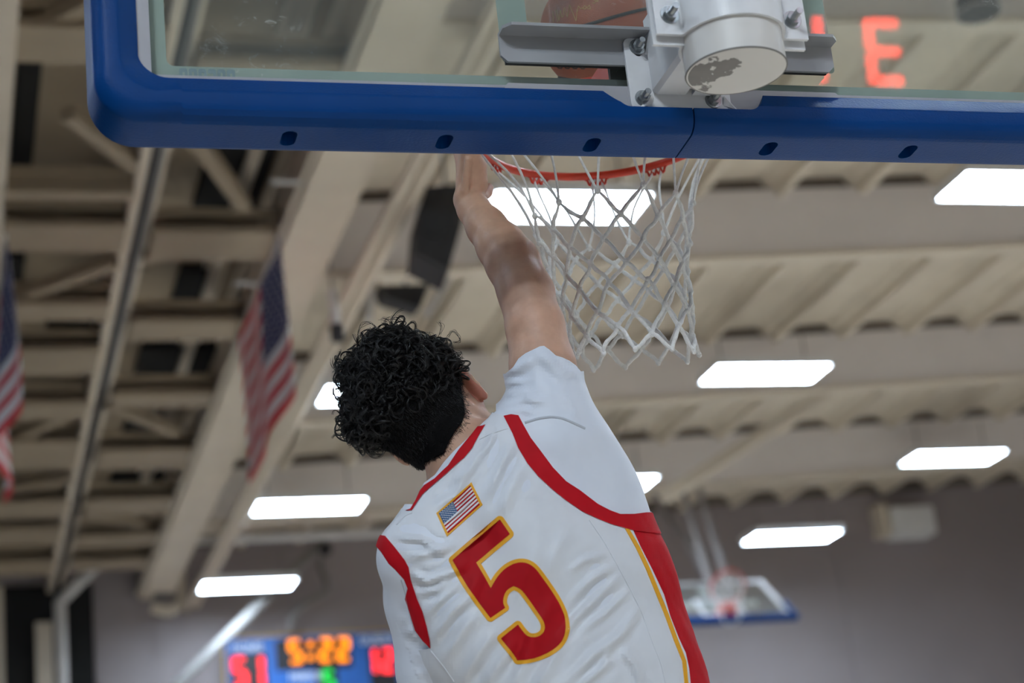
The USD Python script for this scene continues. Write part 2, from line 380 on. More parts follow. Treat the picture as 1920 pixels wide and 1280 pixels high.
for lab, pos in (('floodlight under the roof behind the camera, right of the other', (-3.2, -6.2, 7.6)), ('floodlight under the roof behind the camera, left of the other', (-4.4, -7.4, 7.55))):
    P0 = np.array(pos); d = np.array([-.2, .28, 2.6]) - P0; d /= np.linalg.norm(d); a = np.cross(d, [0, 0, 1.]); a /= np.linalg.norm(a); c = np.cross(a, d)
    Tm = np.eye(4); Tm[:3, 0], Tm[:3, 1], Tm[:3, 2], Tm[:3, 3] = a, c, -d, P0
    t = thing('flood_light', lab, 'floodlight', mat=Tm)
    obj('housing', to_tm(to_m3(box(-.28, .28, -.19, .19, 0, .16)) - to_m3(box(-.26, .26, -.17, .17, -.02, .08))), 'track_grey', t); obj('lens', box(-.25, .25, -.16, .16, .02, .05), 'flood_lens', t)
    h = obj('bracket', tube([(0, 0, .16), (0, .5, .5)], .02, 8), 'track_grey', t)
# ================================================================ BACKBOARD
bb = thing('backboard', 'glass basketball backboard with blue edge padding, seen from behind and below', 'backboard')
W, B, T = .915, 2.896, 3.963
obj('glass_pane', box(-W, W, -.012, 0, B, T), 'board_glass', bb)
def strip(poly, y0, y1): return plate(poly, y0, y1)
outer = shapely.box(-W + .003, B + .003, W - .003, T - .003); inner = rrect(-.865, .865, 2.946, 3.913, .012)
obj('border_print', plate(outer.difference(inner), .0003, .0009), 'print_sage', bb, label='sage printed border line on the glass')
tgt = rrect(-.305, .305, 2.972, 3.48, .008).difference(rrect(-.254, .254, 3.022, 3.43, .002))
obj('target_print', plate(tgt, .0003, .0009), 'print_sage', bb, label='sage printed target rectangle on the glass')
lip = shapely.box(-W, B, W, T).difference(shapely.box(-.893, 2.914, .893, T - .02))
obj('frame_rail', plate(lip, -.03, -.0127), 'frame_grey', bb, label='grey metal rail around the glass')
# letters printed on the border, mirrored from behind, their lower halves hidden by the rail
lx0, lx1 = at(336, 135, -.013)[0], at(443, 135, -.013)[0]
lz = at(390, 128, -.013)[2]
lw = (lx1 - lx0) / 6
for i in range(6):
    a = lx0 + i * lw; b = a + lw * .86
    zt = lz - .001
    g = rrect(a, b, zt - .045, zt, .004)
    mid = (a + b) / 2
    if i in (0, 2, 5): g = g.difference(shapely.box(mid - .0015, zt - .05, mid + .0022, zt - .007))
    elif i == 3: g = g.difference(shapely.box(a - .01, zt - .022, mid + .002, zt - .008))
    else: g = g.difference(shapely.box(mid - .0018, zt - .016, mid + .0018, zt - .006)).difference(shapely.box(mid - .0018, zt - .05, mid + .0018, zt - .020))
    obj('printed_letter', plate(g, -.0131, -.0127), 'print_letters', bb)
# the edge padding: one moulded half each side, a small gap at the middle
prof = [(-.030, 2.907), (-.036, 2.906), (-.060, 2.874), (-.0605, 2.868), (-.0605, 2.852), (-.058, 2.842), (-.052, 2.834), (-.043, 2.8285), (-.036, 2.826), (.040, 2.8225), (.050, 2.825), (.055, 2.833), (.055, 2.880), (.048, 2.905), (.012, 2.910), (.0125, 2.90), (-.029, 2.90)]
def pad(side):
    base = to_m3(extrude_x(prof, .0014, .855)) if side > 0 else to_m3(extrude_x(prof, -.855, -.0014))
    # corner and side arm: same section swept up the side, rounded outside corner
    s = side
    path = [(s * .855, 0)]
    secs = []
    R = .075
    P2 = np.array(prof); cz = 2.8225
    # u = distance outward from the glass edge line; section (Y, out) with out = 2.896 - z
    sec = np.stack([P2[:, 0], 2.896 - P2[:, 1]], 1)
    co = lambda q: .048 * (1 - min(1, max(0, (q[1] + .011) / .0845)))      # inner edge turns wider than the outer one
    sh = lambda q: .009 * (1 - min(1, max(0, (q[1] + .011) / .0845)))
    cx, czc = .915 - .045, 2.896 + .045
    rings = []
    for th in [-90, -80, -70, -60, -50, -40, -30, -20, -10, 0]:
        a = math.radians(th); rings.append([(.915 - co(q) + (q[1] + co(q) + sh(q) * (th + 90) / 90) * math.cos(a), q[0], 2.896 + co(q) + (q[1] + co(q)) * math.sin(a)) for q in sec])
    rings.insert(0, [(.85, q[0], 2.896 - q[1]) for q in sec])
    for zz in (2.96, 3.1, 3.26, 3.32): rings.append([(.915 + sh(q) + q[1], q[0], zz) for q in sec])
    v = np.array(rings).reshape(-1, 3); n = len(sec); f = []
    for i in range(len(rings) - 1):
        for j in range(n):
            a, b = i * n + j, i * n + (j + 1) % n; c, d = a + n, b + n
            f += [(a, c, d), (a, d, b)]
    tri = trimesh.creation.triangulate_polygon(Polygon(sec), engine='earcut')
    tv, tf = tri
    # map the caps on to ring vertices by nearest point
    idx = [int(np.argmin(((sec - p) ** 2).sum(1))) for p in tv]
    for t in tf:
        f.append(tuple(idx[k] for k in t)); f.append(tuple((len(rings) - 1) * n + idx[k] for k in t[::-1]))
    v[:, 0] *= s
    mm = trimesh.Trimesh(v, np.array(f), process=True); mm.fix_normals()
    arm = to_m3(mm)
    allm = base + arm
    return allm
def slot(px, py):
    c = at(px, py, .004)
    pts = []
    for dy in (-.012, .012):
        for k in range(14):
            a = 2 * math.pi * k / 14
            for z in (2.79, 2.85): pts.append((c[0] + .0125 * math.cos(a), c[1] + dy + .0125 * math.sin(a), z))
    return to_m3(trimesh.convex.convex_hull(np.array(pts))), c
SL_PX = [(541, 260), (833, 268), (1110, 277), (1441, 283), (1704, 294)]
_a = np.linspace(0, 1, 9)
_cl = [(-.150 + .040 * t, 2.912 - .046 * (1 - (1 - t) ** 2)) for t in _a] + [(.145 - .040 * t, 2.912 - .046 * (1 - (1 - t) ** 2)) for t in _a[::-1]]
cut_lip = to_m3(plate(Polygon(_cl + [(.145, 3.0), (-.150, 3.0)]), -.2, -.0305))
for s in (-1, 1):
    P = pad(s) - cut_lip
    for px, py in SL_PX:
        sl_, c = slot(px, py)
        P = P - sl_
    obj('edge_padding', to_tm(P), 'board_blue', bb, smooth=32)
    for px, py in SL_PX:
        c = slot(px, py)[1]
        if c[0] * s > 0:
            bolt = trimesh.creation.cylinder(radius=.008, height=.012, sections=6); bolt.apply_translation([c[0], c[1], 2.8485]); obj('padding_bolt', bolt, 'board_blue', bb)
# angle bar, strip plate, centre plate and arm on the back of the glass
aX0, aX1 = -.318, .286
ang = to_m3(plate(Polygon([(aX0, 2.966), (aX0 + .011, 2.955), (aX1 - .011, 2.955), (aX1, 2.966), (aX1, 3.0065), (aX0, 3.0065)]), -.036, -.030))
fl_ = trimesh.creation.extrude_polygon(Polygon([(aX0, -.03), (aX1, -.03), (aX1, -.060), (aX1 - .012, -.074), (aX0 + .012, -.074), (aX0, -.060)]), .0055, engine='earcut'); fl_.apply_translation([0, 0, 3.003])
obj('angle_bar', to_tm(ang + to_m3(fl_)), 'bracket_grey', bb, label='grey painted angle bar across the back of the glass')
obj('rubber_strip', box(aX0 + .01, aX1 - .012, -.0295, -.021, 2.9555, 3.0), 'gasket', bb)
obj('strip_plate', plate(Polygon([(-.318, 2.87), (-.318, 2.908), (-.311, 2.915), (.279, 2.915), (.286, 2.908), (.286, 2.87)]), -.0365, -.0305), 'frame_grey', bb)
cp = rrect(-.102, .078, 2.868, 3.003, .012)
for bx, bz in ((-.078, 2.986), (-.080, 2.890), (.046, 2.890), (.055, 2.986)):
    cp = cp.difference(LineString([(bx, bz - .010), (bx, bz + .004)]).buffer(.0068))
obj('centre_plate', plate(cp, -.043, -.037), 'steel_white', bb)
def bolt(x, y0, z, parent, L=.030, nut=.0105):
    n = trimesh.creation.cylinder(radius=nut, height=.009, sections=6); n.apply_transform(trimesh.transformations.rotation_matrix(math.pi / 2, [1, 0, 0])); n.apply_translation([x, y0 - .0065, z])
    w = trimesh.creation.cylinder(radius=nut * 1.38, height=.002, sections=24); w.apply_transform(trimesh.transformations.rotation_matrix(math.pi / 2, [1, 0, 0])); w.apply_translation([x, y0 - .001, z])
    s = []
    for k in range(int(L / .0012)):
        rr = .0057 if k % 2 else .0050; s.append((rr, y0 - .0012 * k))
    ring = tube([(x, y, z) for r_, y in s], np.array([r_ for r_, y in s]), 12)
    b = obj('bolt', cat(n, w), 'zinc', parent); obj('threaded_stud', ring, 'zinc', b, smooth=30)
for bx, bz in ((-.078, 2.986), (-.080, 2.890), (.046, 2.890), (.055, 2.986)): bolt(bx, -.043, bz, bb)
arm = to_m3(box(-.064, .064, -.24, -.043, 2.895, 3.04, bev=.007)) - to_m3(box(-.058, .058, -.26, -.05, 2.901, 3.034))
hole = trimesh.creation.cylinder(radius=.011, height=.05, sections=24); hole.apply_translation([.028, -.10, 2.895])
hole2 = trimesh.creation.box([.012, .024, .05]); hole2.apply_translation([.0, -.062, 2.895])
obj('mounting_arm', to_tm(arm - to_m3(hole) - to_m3(hole2)), 'steel_white', bb, smooth=30)
for s in (-1, 1):
    g = trimesh.creation.extrude_polygon(Polygon([(0, 0), (.028, 0), (0, .022)]), .005, engine='earcut')
    v = g.vertices.copy(); g.vertices = np.stack([s * (.064 + v[:, 0]), -.043 - v[:, 1] * .4, 2.872 + v[:, 2] * 0 + .0 + v[:, 1]], 1)
    g = trimesh.convex.convex_hull(np.array([(s * .064, -.043, 2.896), (s * .090, -.043, 2.872), (s * .064, -.05, 2.896), (s * .082, -.049, 2.872), (s * .064, -.043, 2.880)]))
    obj('gusset', g, 'steel_white', bb)
# front mounting plate of the ring is with the hoop below

# ================================================================ SUPPORT POST
sp = thing('support_post', 'white round steel support post with chipped paint in front of the glass', 'post')
pr, pz, pY = .0805, 2.836, -.25
obj('pipe', (lambda c: (c.apply_translation([0, pY, pz + .75]), c)[1])(trimesh.creation.cylinder(radius=pr, height=1.5, sections=72)), 'post_paint', sp, smooth=40)
capm = trimesh.creation.revolve([(0, -.0035), (pr * .6, -.003), (pr * .93, -.0012), (pr * .985, .001), (pr * .985, .006), (0, .006)], sections=72)
capm.apply_translation([0, pY, pz]); obj('end_cap', capm, 'cap_paint', sp, smooth=40, label='chipped flat end cap of the post')
ringm = tube([(pr * 1.0 * math.cos(a), pY + pr * 1.0 * math.sin(a), pz + .001) for a in np.linspace(0, 2 * np.pi, 73)[:-1]], .0016, 6, closed=True)
obj('rusty_edge', ringm, 'track_grey', sp)
def saddle(sign):
    zz0, zz1 = 2.893, 3.35
    t = .006
    outer = Point(0, pY).buffer(pr + t, quad_segs=24); inn = Point(0, pY).buffer(pr + .0005, quad_segs=24)
    half = shapely.box(-.2, pY - .2, .2, pY - .003) if sign < 0 else shapely.box(-.2, pY + .003, .2, pY + .2)
    fl1 = shapely.box(-.130, pY - .010, -pr, pY - .003) if sign < 0 else shapely.box(-.133, pY + .003, -pr, pY + .010)
    fl2 = shapely.box(pr, pY - .010, .130, pY - .003) if sign < 0 else shapely.box(pr, pY + .003, .128, pY + .010)
    shp = outer.intersection(half).union(fl1).union(fl2).difference(inn)
    shp = shp.buffer(.006).buffer(-.006).difference(inn)
    e = trimesh.creation.extrude_polygon(shp if shp.geom_type == 'Polygon' else max(shp.geoms, key=lambda g: g.area), zz1 - zz0, engine='earcut'); e.apply_translation([0, 0, zz0 - (.012 if sign > 0 else 0)]); return e
obj('clamp_half', saddle(-1), 'steel_white', sp, smooth=30); obj('clamp_half', saddle(1), 'steel_white', sp, smooth=30)
for bx in (-.104, .106):
    for bz in (2.927, 3.2): bolt(bx, pY - .010, bz, sp, L=.034, nut=.0115)

# ================================================================ HOOP, NET, BALL
RC = np.array([0, .381, 3.048])
th = np.linspace(0, 2 * np.pi, 121)[:-1]
hp = obj('rim', tube(np.stack([.2366 * np.cos(th), RC[1] + .2366 * np.sin(th), 3.048 - .011 * (1 - np.sin(th))], 1), .0081, 14, closed=True), 'rim_orange', bb, smooth=True, label='orange steel ring below and beyond the padding')
obj('mounting_plate', box(-.115, .115, .002, .012, 2.93, 3.004), 'gasket', hp, label='dark plate of the rim against the glass')
obj('neck', cat(box(-.098, -.088, .012, .15, 2.935, 3.012), box(.088, .098, .012, .15, 2.935, 3.012), box(-.098, .098, .012, .17, 3.012, 3.022), box(-.098, .098, .13, .14, 2.95, 3.012)), 'rim_red', hp, label='red boxed neck between plate and ring')
hooks = []
NH = 12
for i in range(NH):
    a = 2 * np.pi * (i + .5) / NH
    c = np.array([.2366 * math.cos(a), RC[1] + .2366 * math.sin(a), 3.048 - .011 * (1 - math.sin(a))]); t_ = np.array([-math.sin(a), math.cos(a), 0])
    pts = []
    for s in np.linspace(-1, 1, 25):
        pts.append(c + t_ * (.024 * s) + np.array([0, 0, -.0075 - .013 * (abs(math.sin(2.5 * np.pi * s)) if abs(s) < .8 else 0)]))
    obj('net_hook', tube(pts, .0024, 6), 'rim_orange', hp)
    hooks.append((a, c + np.array([0, 0, -.018]), t_))
# net: 12 loops, helical cords each way, knots
rng = np.random.default_rng(5)
nt = thing('basketball_net', 'white knotted cord net hanging from the orange rim', 'net')
ROWZ = [-.018, -.190, -.228, -.266, -.304, -.342, -.380, -.416, -.450]
ROWR = [.2366, .152, .140, .131, .126, .122, .119, .118, .124]
TWIST = 0
def node(row, k):
    """Row 0: two cord ends per hook; row >= 1: knots, offset half a step each row."""
    a = 2 * np.pi * (k + (.5 if row % 2 == 0 else 1.0)) / NH
    rr = ROWR[row]; zz = ROWZ[row]; zz -= .024 * (1 - math.sin(a)) * (zz / .45) ** 2
    rg = np.random.default_rng(row * 100 + (k % NH)); j = rg.normal(0, 1, 3)
    P = np.array([rr * math.cos(a), RC[1] + rr * math.sin(a), 3.048 + zz]) + j * np.array([.0028, .0028, .0032]) * (0 if row == 0 else 1)
    return P
def curve(p, q, sag, seed):
    rg = np.random.default_rng(seed); n = 9; s = np.linspace(0, 1, n)[:, None]
    mid = rg.normal(0, 1, 3) * (.004 if sag < 0 else .0012)
    out = (p + q) / 2 - np.array([0, RC[1], (p + q)[2] / 2]); out[2] = 0; out /= np.linalg.norm(out) + 1e-9
    pts = p + (q - p) * s + (np.sin(np.pi * s)) * (mid + out * sag) + np.sin(2 * np.pi * s) * rg.normal(0, 1, 3) * .0012
    return pts
for k in range(NH):
    for d in (1, -1):
        pts = []
        # row 0 start: hook k; the loop end goes to the knot on its left or right
        kk = k
        p = hooks[k][1] + hooks[k][2] * (.010 * d); cur = k
        chain = [p]
        idx = k if d == 1 else k - 1
        chain.append(node(1, idx % NH))
        for row in range(2, 9):
            if row % 2 == 0: idx = idx + 1 if d == 1 else idx
            else: idx = idx if d == 1 else idx - 1
            chain.append(node(row, idx % NH))
        segs = []; rad = []
        for i in range(len(chain) - 1):
            c = curve(chain[i], chain[i + 1], -.012 if i == 0 else .001, k * 50 + i * 7 + (d + 1) * 1000)
            if i: c = c[1:]
            segs.append(c); rad += [(.0024 if i == 0 else .0039)] * len(c)
        P = np.vstack(segs); rad = np.array(rad); rad[9:12] = np.linspace(.0022, .0034, 3)
        w = 1 + .10 * np.sin(np.arange(len(rad)) * 2.1 + k)
        obj('cord', tube(P, rad * w, 7), 'cord_white', nt, smooth=True)
    loop = [hooks[k][1] + hooks[k][2] * (.010 * s) + np.array([0, 0, .012 * (1 - s * s)]) for s in np.linspace(-1, 1, 9)]
    obj('hook_loop', tube(loop, .0021, 6), 'cord_white', nt, smooth=True)
for row in range(1, 9):
    for k in range(NH):
        s = trimesh.creation.icosphere(2, 1.0); v = s.vertices; v = v * (1 + .25 * (meshkit.noise(v * 2.5 + row * 7 + k * 3, 3)[:, None] - .5))
        sc = np.array([.0058, .0058, .0072]) * (1 if row < 8 else .8)
        s.vertices = v * sc + node(row, k); obj('knot', s, 'cord_white', nt, smooth=True)

BC = np.array([.022, .374, 3.245]); BR = .1195
bl = thing('basketball', 'orange leather basketball with gold lettering seen through the glass above the rim', 'ball', BC)
sph = trimesh.creation.icosphere(5, BR)
# local frame of the ball: vc towards the camera
vc = CAM - BC; vc /= np.linalg.norm(vc); rx = _r - vc * (_r @ vc); rx /= np.linalg.norm(rx); uy = np.cross(vc, rx); uy = uy if uy @ _u > 0 else -uy
def on_ball(px, py, lift=.0004):
    """A point of the ball's surface in the ball's own frame, from face coordinates in units of its radius."""
    rr = px * px + py * py; z = math.sqrt(max(1 - rr, 0)); return (px * rx + py * uy + z * vc) * (BR + lift)
SCALE = 115.0
def bp(x, y): return ((x - 1128) / SCALE, -(y - 60) / SCALE)
obj('leather', sph, 'ball_leather', bl, smooth=True)
def ball_line(px, rad, mat_, name):
    P = []
    px = np.array(px, float); t = np.linspace(0, 1, len(px)); tt = np.linspace(0, 1, len(px) * 6)
    for x, y in zip(np.interp(tt, t, px[:, 0]), np.interp(tt, t, px[:, 1])):
        a, b = bp(x, y)
        if a * a + b * b < .995: P.append(on_ball(a, b))
    if len(P) > 2: obj(name, tube(np.array(P), rad, 6), mat_, bl, smooth=True)
seam = np.array([(1010, 78), (1040, 68), (1075, 56), (1100, 48), (1140, 36), (1180, 25), (1215, 17), (1240, 13)])
ball_line(seam, .0032, 'ball_seam', 'seam')
ball_line([(1035, 138), (1050, 143), (1075, 147), (1100, 146), (1130, 140), (1180, 120)], .003, 'ball_seam', 'seam')
ball_line([(1128, -55), (1090, -20), (1060, -8), (1030, -12)], .003, 'ball_seam', 'seam')
for pts in ([(1039, 22), (1041, 42)], [(1044, 19), (1048, 42)], [(1047, 20), (1051, 41), (1053, 20)], [(1053, 20), (1056, 34), (1060, 30), (1059, 18)], [(1061, 16), (1066, 34), (1070, 11), (1075, 24), (1082, 41), (1084, 20)],
            [(1084, 24), (1086, 13), (1090, 19), (1094, 17)], [(1094, 19), (1097, 13), (1101, 16), (1098, 20), (1094, 18)], [(1101, 18), (1106, 12), (1108, 19), (1103, 19)], [(1111, 8), (1115, 9), (1119, 4)], [(1113, 3), (1121, 6), (1124, -2)]):
    ball_line(pts, .0007, 'ball_gold', 'gold_letter')
for i, x in enumerate((1052, 1066, 1080, 1094)):
    ball_line([(x - 5, 108), (x - 5, 122), (x - 2, 126), (x + 3, 126), (x + 5, 122), (x + 5, 108)], .0013, 'ball_seam', 'printed_letter')

# shot clock on the near wall behind the camera: its red 31 mirrors in the glass
CY = -4.28
ck = thing('shot_clock', 'black hanging clock with red digits, seen mirrored in the backboard glass', 'clock')
obj('case', box(2.15, 3.1, CY, CY + .17, 4.95, 5.6, bev=.01), 'score_black', ck)
for x_ in (2.3, 2.95): obj('hanging_rod', tube([(x_, CY + .08, 5.6), (x_, CY + .08, roofz(8.72, x_))], .012, 6), 'track_grey', ck)
def seven(txt, h, w, th):
    """Seven-segment digit as bars in the (x, z) plane, x to the right, origin bottom left; returns polygons."""
    S = {'0': 'abcdef', '1': 'bc', '2': 'abged', '3': 'abgcd', '4': 'fgbc', '5': 'afgcd', '6': 'afgedc', '7': 'abc', '8': 'abcdefg', '9': 'abcdfg'}[txt]
    e = th * .12; seg = {'a': (th * .5, w - th * .5, h - th, h), 'd': (th * .5, w - th * .5, 0, th), 'g': (th * .5, w - th * .5, h / 2 - th / 2, h / 2 + th / 2),
                         'f': (0, th, h / 2 + e, h - e), 'b': (w - th, w, h / 2 + e, h - e), 'e': (0, th, e, h / 2 - e), 'c': (w - th, w, e, h / 2 - e)}
    return [rrect(*seg[s], th * .35) for s in S]
cz0, cz1 = 5.10, 5.43
for g in seven('3', .33, .195, .05):
    mm = plate(g, 0, .01); v = mm.vertices.copy()
    mm.vertices = np.stack([2.84 - v[:, 0] + (v[:, 2] - .165) * .08, CY + .17 + .002 + v[:, 1], cz0 + v[:, 2]], 1); mm.invert(); obj('digit_segment', mm, 'led_clock', ck)
for g in seven('1', .33, .195, .05):
    mm = plate(g, 0, .01); v = mm.vertices.copy()
    mm.vertices = np.stack([2.60 - v[:, 0] + (v[:, 2] - .165) * .08, CY + .17 + .002 + v[:, 1], cz0 + v[:, 2]], 1); mm.invert(); obj('digit_segment', mm, 'led_clock', ck)
FOLDS_J = [([(1150, 1062), (1110, 1085), (1070, 1125)], 0.0080, 7.6), ([(1160, 1080), (1120, 1120), (1078, 1160), (1050, 1200)], 0.0090, 7.6),
    ([(1176, 1110), (1135, 1150), (1095, 1180)], 0.0071, 6.8), ([(1196, 1140), (1165, 1190), (1110, 1230), (1060, 1285)], 0.0107, 9.3),
    ([(1130, 1040), (1095, 1050), (1070, 1070)], 0.0054, 6.8), ([(1165, 1215), (1190, 1245), (1205, 1290)], 0.0090, 7.6), ([(1145, 1215), (1130, 1245)], 0.0071, 6.8),
    ([(960, 830), (935, 880), (915, 930)], 0.0071, 9.3), ([(985, 870), (955, 920), (940, 965)], 0.0054, 10.2), ([(905, 840), (880, 880), (850, 905)], 0.0062, 8.5), ([(880, 890), (850, 930), (815, 950)], 0.0054, 8.5),
    ([(745, 1005), (790, 1012), (840, 1040)], 0.0080, 7.6), ([(770, 1042), (815, 1035), (850, 1020)], 0.0071, 7.6), ([(772, 1075), (800, 1090), (840, 1075), (870, 1060)], 0.0098, 7.6), ([(785, 1110), (820, 1105), (845, 1085)], 0.0071, 6.8),
    ([(800, 1150), (830, 1120), (860, 1095)], 0.0062, 8.5), ([(815, 1195), (845, 1150), (870, 1120)], 0.0071, 9.3), ([(835, 1235), (868, 1180), (895, 1150)], 0.0071, 10.2), ([(868, 1275), (900, 1220), (930, 1180)], 0.0071, 10.2), ([(905, 1290), (940, 1240), (965, 1205)], 0.0071, 10.2),
    ([(960, 1290), (985, 1240), (1010, 1170), (1040, 1120)], 0.0062, 11.0), ([(1000, 1295), (1030, 1250), (1060, 1190)], 0.0071, 10.2), ([(900, 1075), (880, 1120), (850, 1150)], 0.0045, 10.2), ([(1010, 1030), (985, 1080), (960, 1140)], 0.0036, 11.9),
    ([(1060, 1000), (1040, 1040), (1020, 1090)], 0.0036, 11.9), ([(1080, 1290), (1120, 1260), (1150, 1235)], 0.0090, 7.6), ([(925, 812), (918, 830), (905, 850)], 0.0054, 6.0)]
FOLDS_U = [([(948, 742), (975, 736), (1005, 740)], 0.0050, 7.5), ([(949, 722), (965, 716), (985, 718)], 0.0038, 6.2), ([(947, 760), (985, 750), (1020, 752)], 0.0050, 7.5), ([(950, 772), (980, 768), (1005, 770)], 0.0038, 6.2), ([(952, 700), (970, 690), (1000, 672)], 0.0043, 8.8),
    ([(1010, 658), (1040, 690), (1070, 715)], 0.0056, 10.0), ([(1030, 662), (1060, 690), (1084, 705)], 0.0050, 7.5), ([(1060, 735), (1075, 760), (1085, 785)], 0.0038, 11.2),
    ([(750, 1180), (785, 1195), (800, 1215)], 0.0033, 10.1), ([(748, 1205), (780, 1220), (815, 1240)], 0.0033, 10.1), ([(752, 1235), (790, 1240), (825, 1262)], 0.0036, 11.5), ([(758, 1265), (800, 1262), (835, 1280)], 0.0033, 11.5), ([(745, 1150), (765, 1170), (775, 1190)], 0.0025, 10.1)]
# ================================================================ THE PLAYER
# Modelled in a frame turned to the picture: u to the right, v up, w away; joints are given as (pixel, pixel, Y of their plane).
ROT = np.stack([_r, _u, _f])                                   # world -> (u, v, w)
def J(x, y, Y): return ROT @ (at(x, y, Y) - CAM)
def rpx(px, P): return px * P[2] / FPX
def to_world(v): return np.asarray(v) @ ROT + CAM


def cone(P, a, b, ra, rb):
    ba = b - a; h = np.clip(((P - a) @ ba) / (ba @ ba), 0, 1)
    return np.linalg.norm(P - a - h[:, None] * ba, axis=1) - (ra + (rb - ra) * h)


def chain(P, js, k=.02):
    """js: list of (joint, radius)"""
    d = None
    for (a, ra), (b, rb) in zip(js[:-1], js[1:]):
        e = cone(P, a, b, ra, rb); d = e if d is None else smin(d, e, k)
    return d


def smin(a, b, k):
    h = np.clip(.5 + .5 * (b - a) / k, 0, 1); return b * (1 - h) + a * h - k * h * (1 - h)


def ell(P, c, rad, axes):
    q = (P - c) @ np.asarray(axes).T / np.asarray(rad)
    k0 = np.linalg.norm(q, axis=1); k1 = np.linalg.norm(q / np.asarray(rad), axis=1) + 1e-9
    return k0 * (k0 - 1) / k1


def JR(x, y, Y, r): p = J(x, y, Y); return (p, rpx(r, p))


YT = .27
_n = ROT[:, 1]                                                # world Y axis in (u, v, w)
def squash(P, s):
    """Presses the torso flat towards the upright plane Y = YT."""
    wpl = (YT - CAM[1] - P[:, 0] * _n[0] - P[:, 1] * _n[1]) / _n[2]
    Q = P.copy(); Q[:, 2] = wpl + (P[:, 2] - wpl) / s; return Q


TORSO = [JR(1215, 1560, YT, 168), JR(1150, 1430, YT, 180), JR(1086, 1290, YT, 205), JR(1024, 1118, YT, 212), JR(985, 1010, YT, 180), JR(935, 945, YT, 115)]
LSH = [JR(930, 970, YT, 85), JR(850, 1010, YT, 70), JR(781, 1046, .265, 58)]
LTRAP = [JR(884, 912, .27, 42), JR(822, 975, .265, 44), JR(782, 1032, .265, 48)]
RTRAP = [JR(890, 890, .27, 62), JR(960, 850, .26, 64), JR(1040, 850, .24, 70)]
RSH = [JR(1020, 800, .235, 70), JR(1048, 850, .235, 78), JR(1084, 922, .25, 84), JR(1093, 972, .26, 84), JR(1092, 1080, .27, 130)]
SCAP = [JR(965, 960, .215, 60), JR(1010, 1030, .215, 70)]
SCAPL = [JR(838, 1070, .25, 58), JR(858, 1135, .255, 62), JR(882, 1195, .26, 66)]
RARM = [JR(1048, 842, .235, 74), JR(1030, 770, .235, 66), JR(1018, 690, .24, 61), JR(1003, 610, .25, 54), JR(991, 568, .26, 49), JR(984, 545, .268, 50), JR(961, 492, .295, 50), JR(940, 462, .315, 45), JR(912, 425, .345, 37), JR(888, 392, .37, 29.5), JR(879, 374, .38, 28)]
LARM = [JR(783, 1056, .275, 56), JR(794, 1125, .315, 58), JR(812, 1260, .345, 53), JR(832, 1400, .36, 44), JR(850, 1500, .33, 42), JR(870, 1640, .22, 27)]
LHAND = [JR(870, 1640, .22, 24), JR(876, 1690, .20, 32), JR(880, 1730, .19, 28)]
NECK = [JR(828, 800, .31, 60), JR(860, 850, .285, 60), JR(890, 905, .27, 66)]
# the head: tilted to the left, turned a little to the right
HC = J(784, 764, .335)
tl = math.radians(40); tw = math.radians(24)
UPH = np.array([-math.sin(tl), math.cos(tl), .08]); UPH /= np.linalg.norm(UPH)
Fh = np.array([math.cos(tl) * math.sin(tw), math.sin(tl) * math.sin(tw), math.cos(tw)]); Fh -= UPH * (Fh @ UPH); Fh /= np.linalg.norm(Fh)
Rh = np.cross(Fh, UPH)
if Rh[0] < 0: Rh = -Rh
AX = np.stack([Rh, UPH, Fh])
def H(r, u_, f_): return HC + np.array([r, u_, f_]) @ AX


# the right hand hooks over the rim: joints in world coordinates
def WJ(x, y, z): return ROT @ (np.array([x, y, z]) - CAM)
FING = []
for i, yy in enumerate((.305, .330, .356, .381)):
    l = (0, .006, .004, -.006)[i]
    FING.append([(WJ(-.283, yy + .004, 2.995), .0115), (WJ(-.268, yy, 3.050 + l), .0098), (WJ(-.243, yy, 3.071 + l * .6), .0090), (WJ(-.222, yy + .001, 3.050), .0082)])
WRI = RARM[-1][0]
THUMB = [(J(884, 366, .40), .0135), (J(902, 370, .425), .0115), (J(912, 361, .44), .0105), (J(916, 353, .445), .0098)]


def f_torso(P):
    Q = squash(P, .58)
    d = chain(Q, TORSO, .05) * .8
    d = smin(d, chain(squash(P, .8), LSH, .03), .035); d = smin(d, chain(P, LTRAP, .03), .03)
    d = smin(d, chain(P, RTRAP, .03), .05); d = smin(d, chain(squash(P, .85), RSH, .04), .05)
    d = smin(d, chain(P, SCAP, .03), .06); d = smin(d, chain(P, SCAPL, .03), .04)
    return d


def f_arms(P):
    d = chain(P, RARM, .012)
    # elbow crease and forearm muscle
    d = smin(d, cone(P, J(985, 520, .262), J(1012, 545, .262), rpx(24, WRI), rpx(19, WRI)), .02)
    return d


def f_larm(P): return smin(chain(P, LARM, .02), chain(P, LHAND, .02), .02)


def f_hand(P):
    d = chain(P, [(WRI, .0265), (J(884, 345, .378), .0265), (J(888, 315, .365), .025)], .01)
    for c in FING:
        d = smin(d, cone(P, J(886, 345, .372), c[0][0], .019, .0145), .014)
    e = None
    for c in FING:
        k = chain(P, c, .004); e = k if e is None else np.minimum(e, k)
    d = smin(d, e, .006)
    d = smin(d, chain(P, THUMB, .006), .010)
    # ulna bump and tendons
    d = smin(d, np.linalg.norm(P - J(868, 366, .365), axis=1) - .013, .012)
    d = smin(d, cone(P, J(872, 358, .352), J(878, 300, .33), .009, .006), .006)
    return d


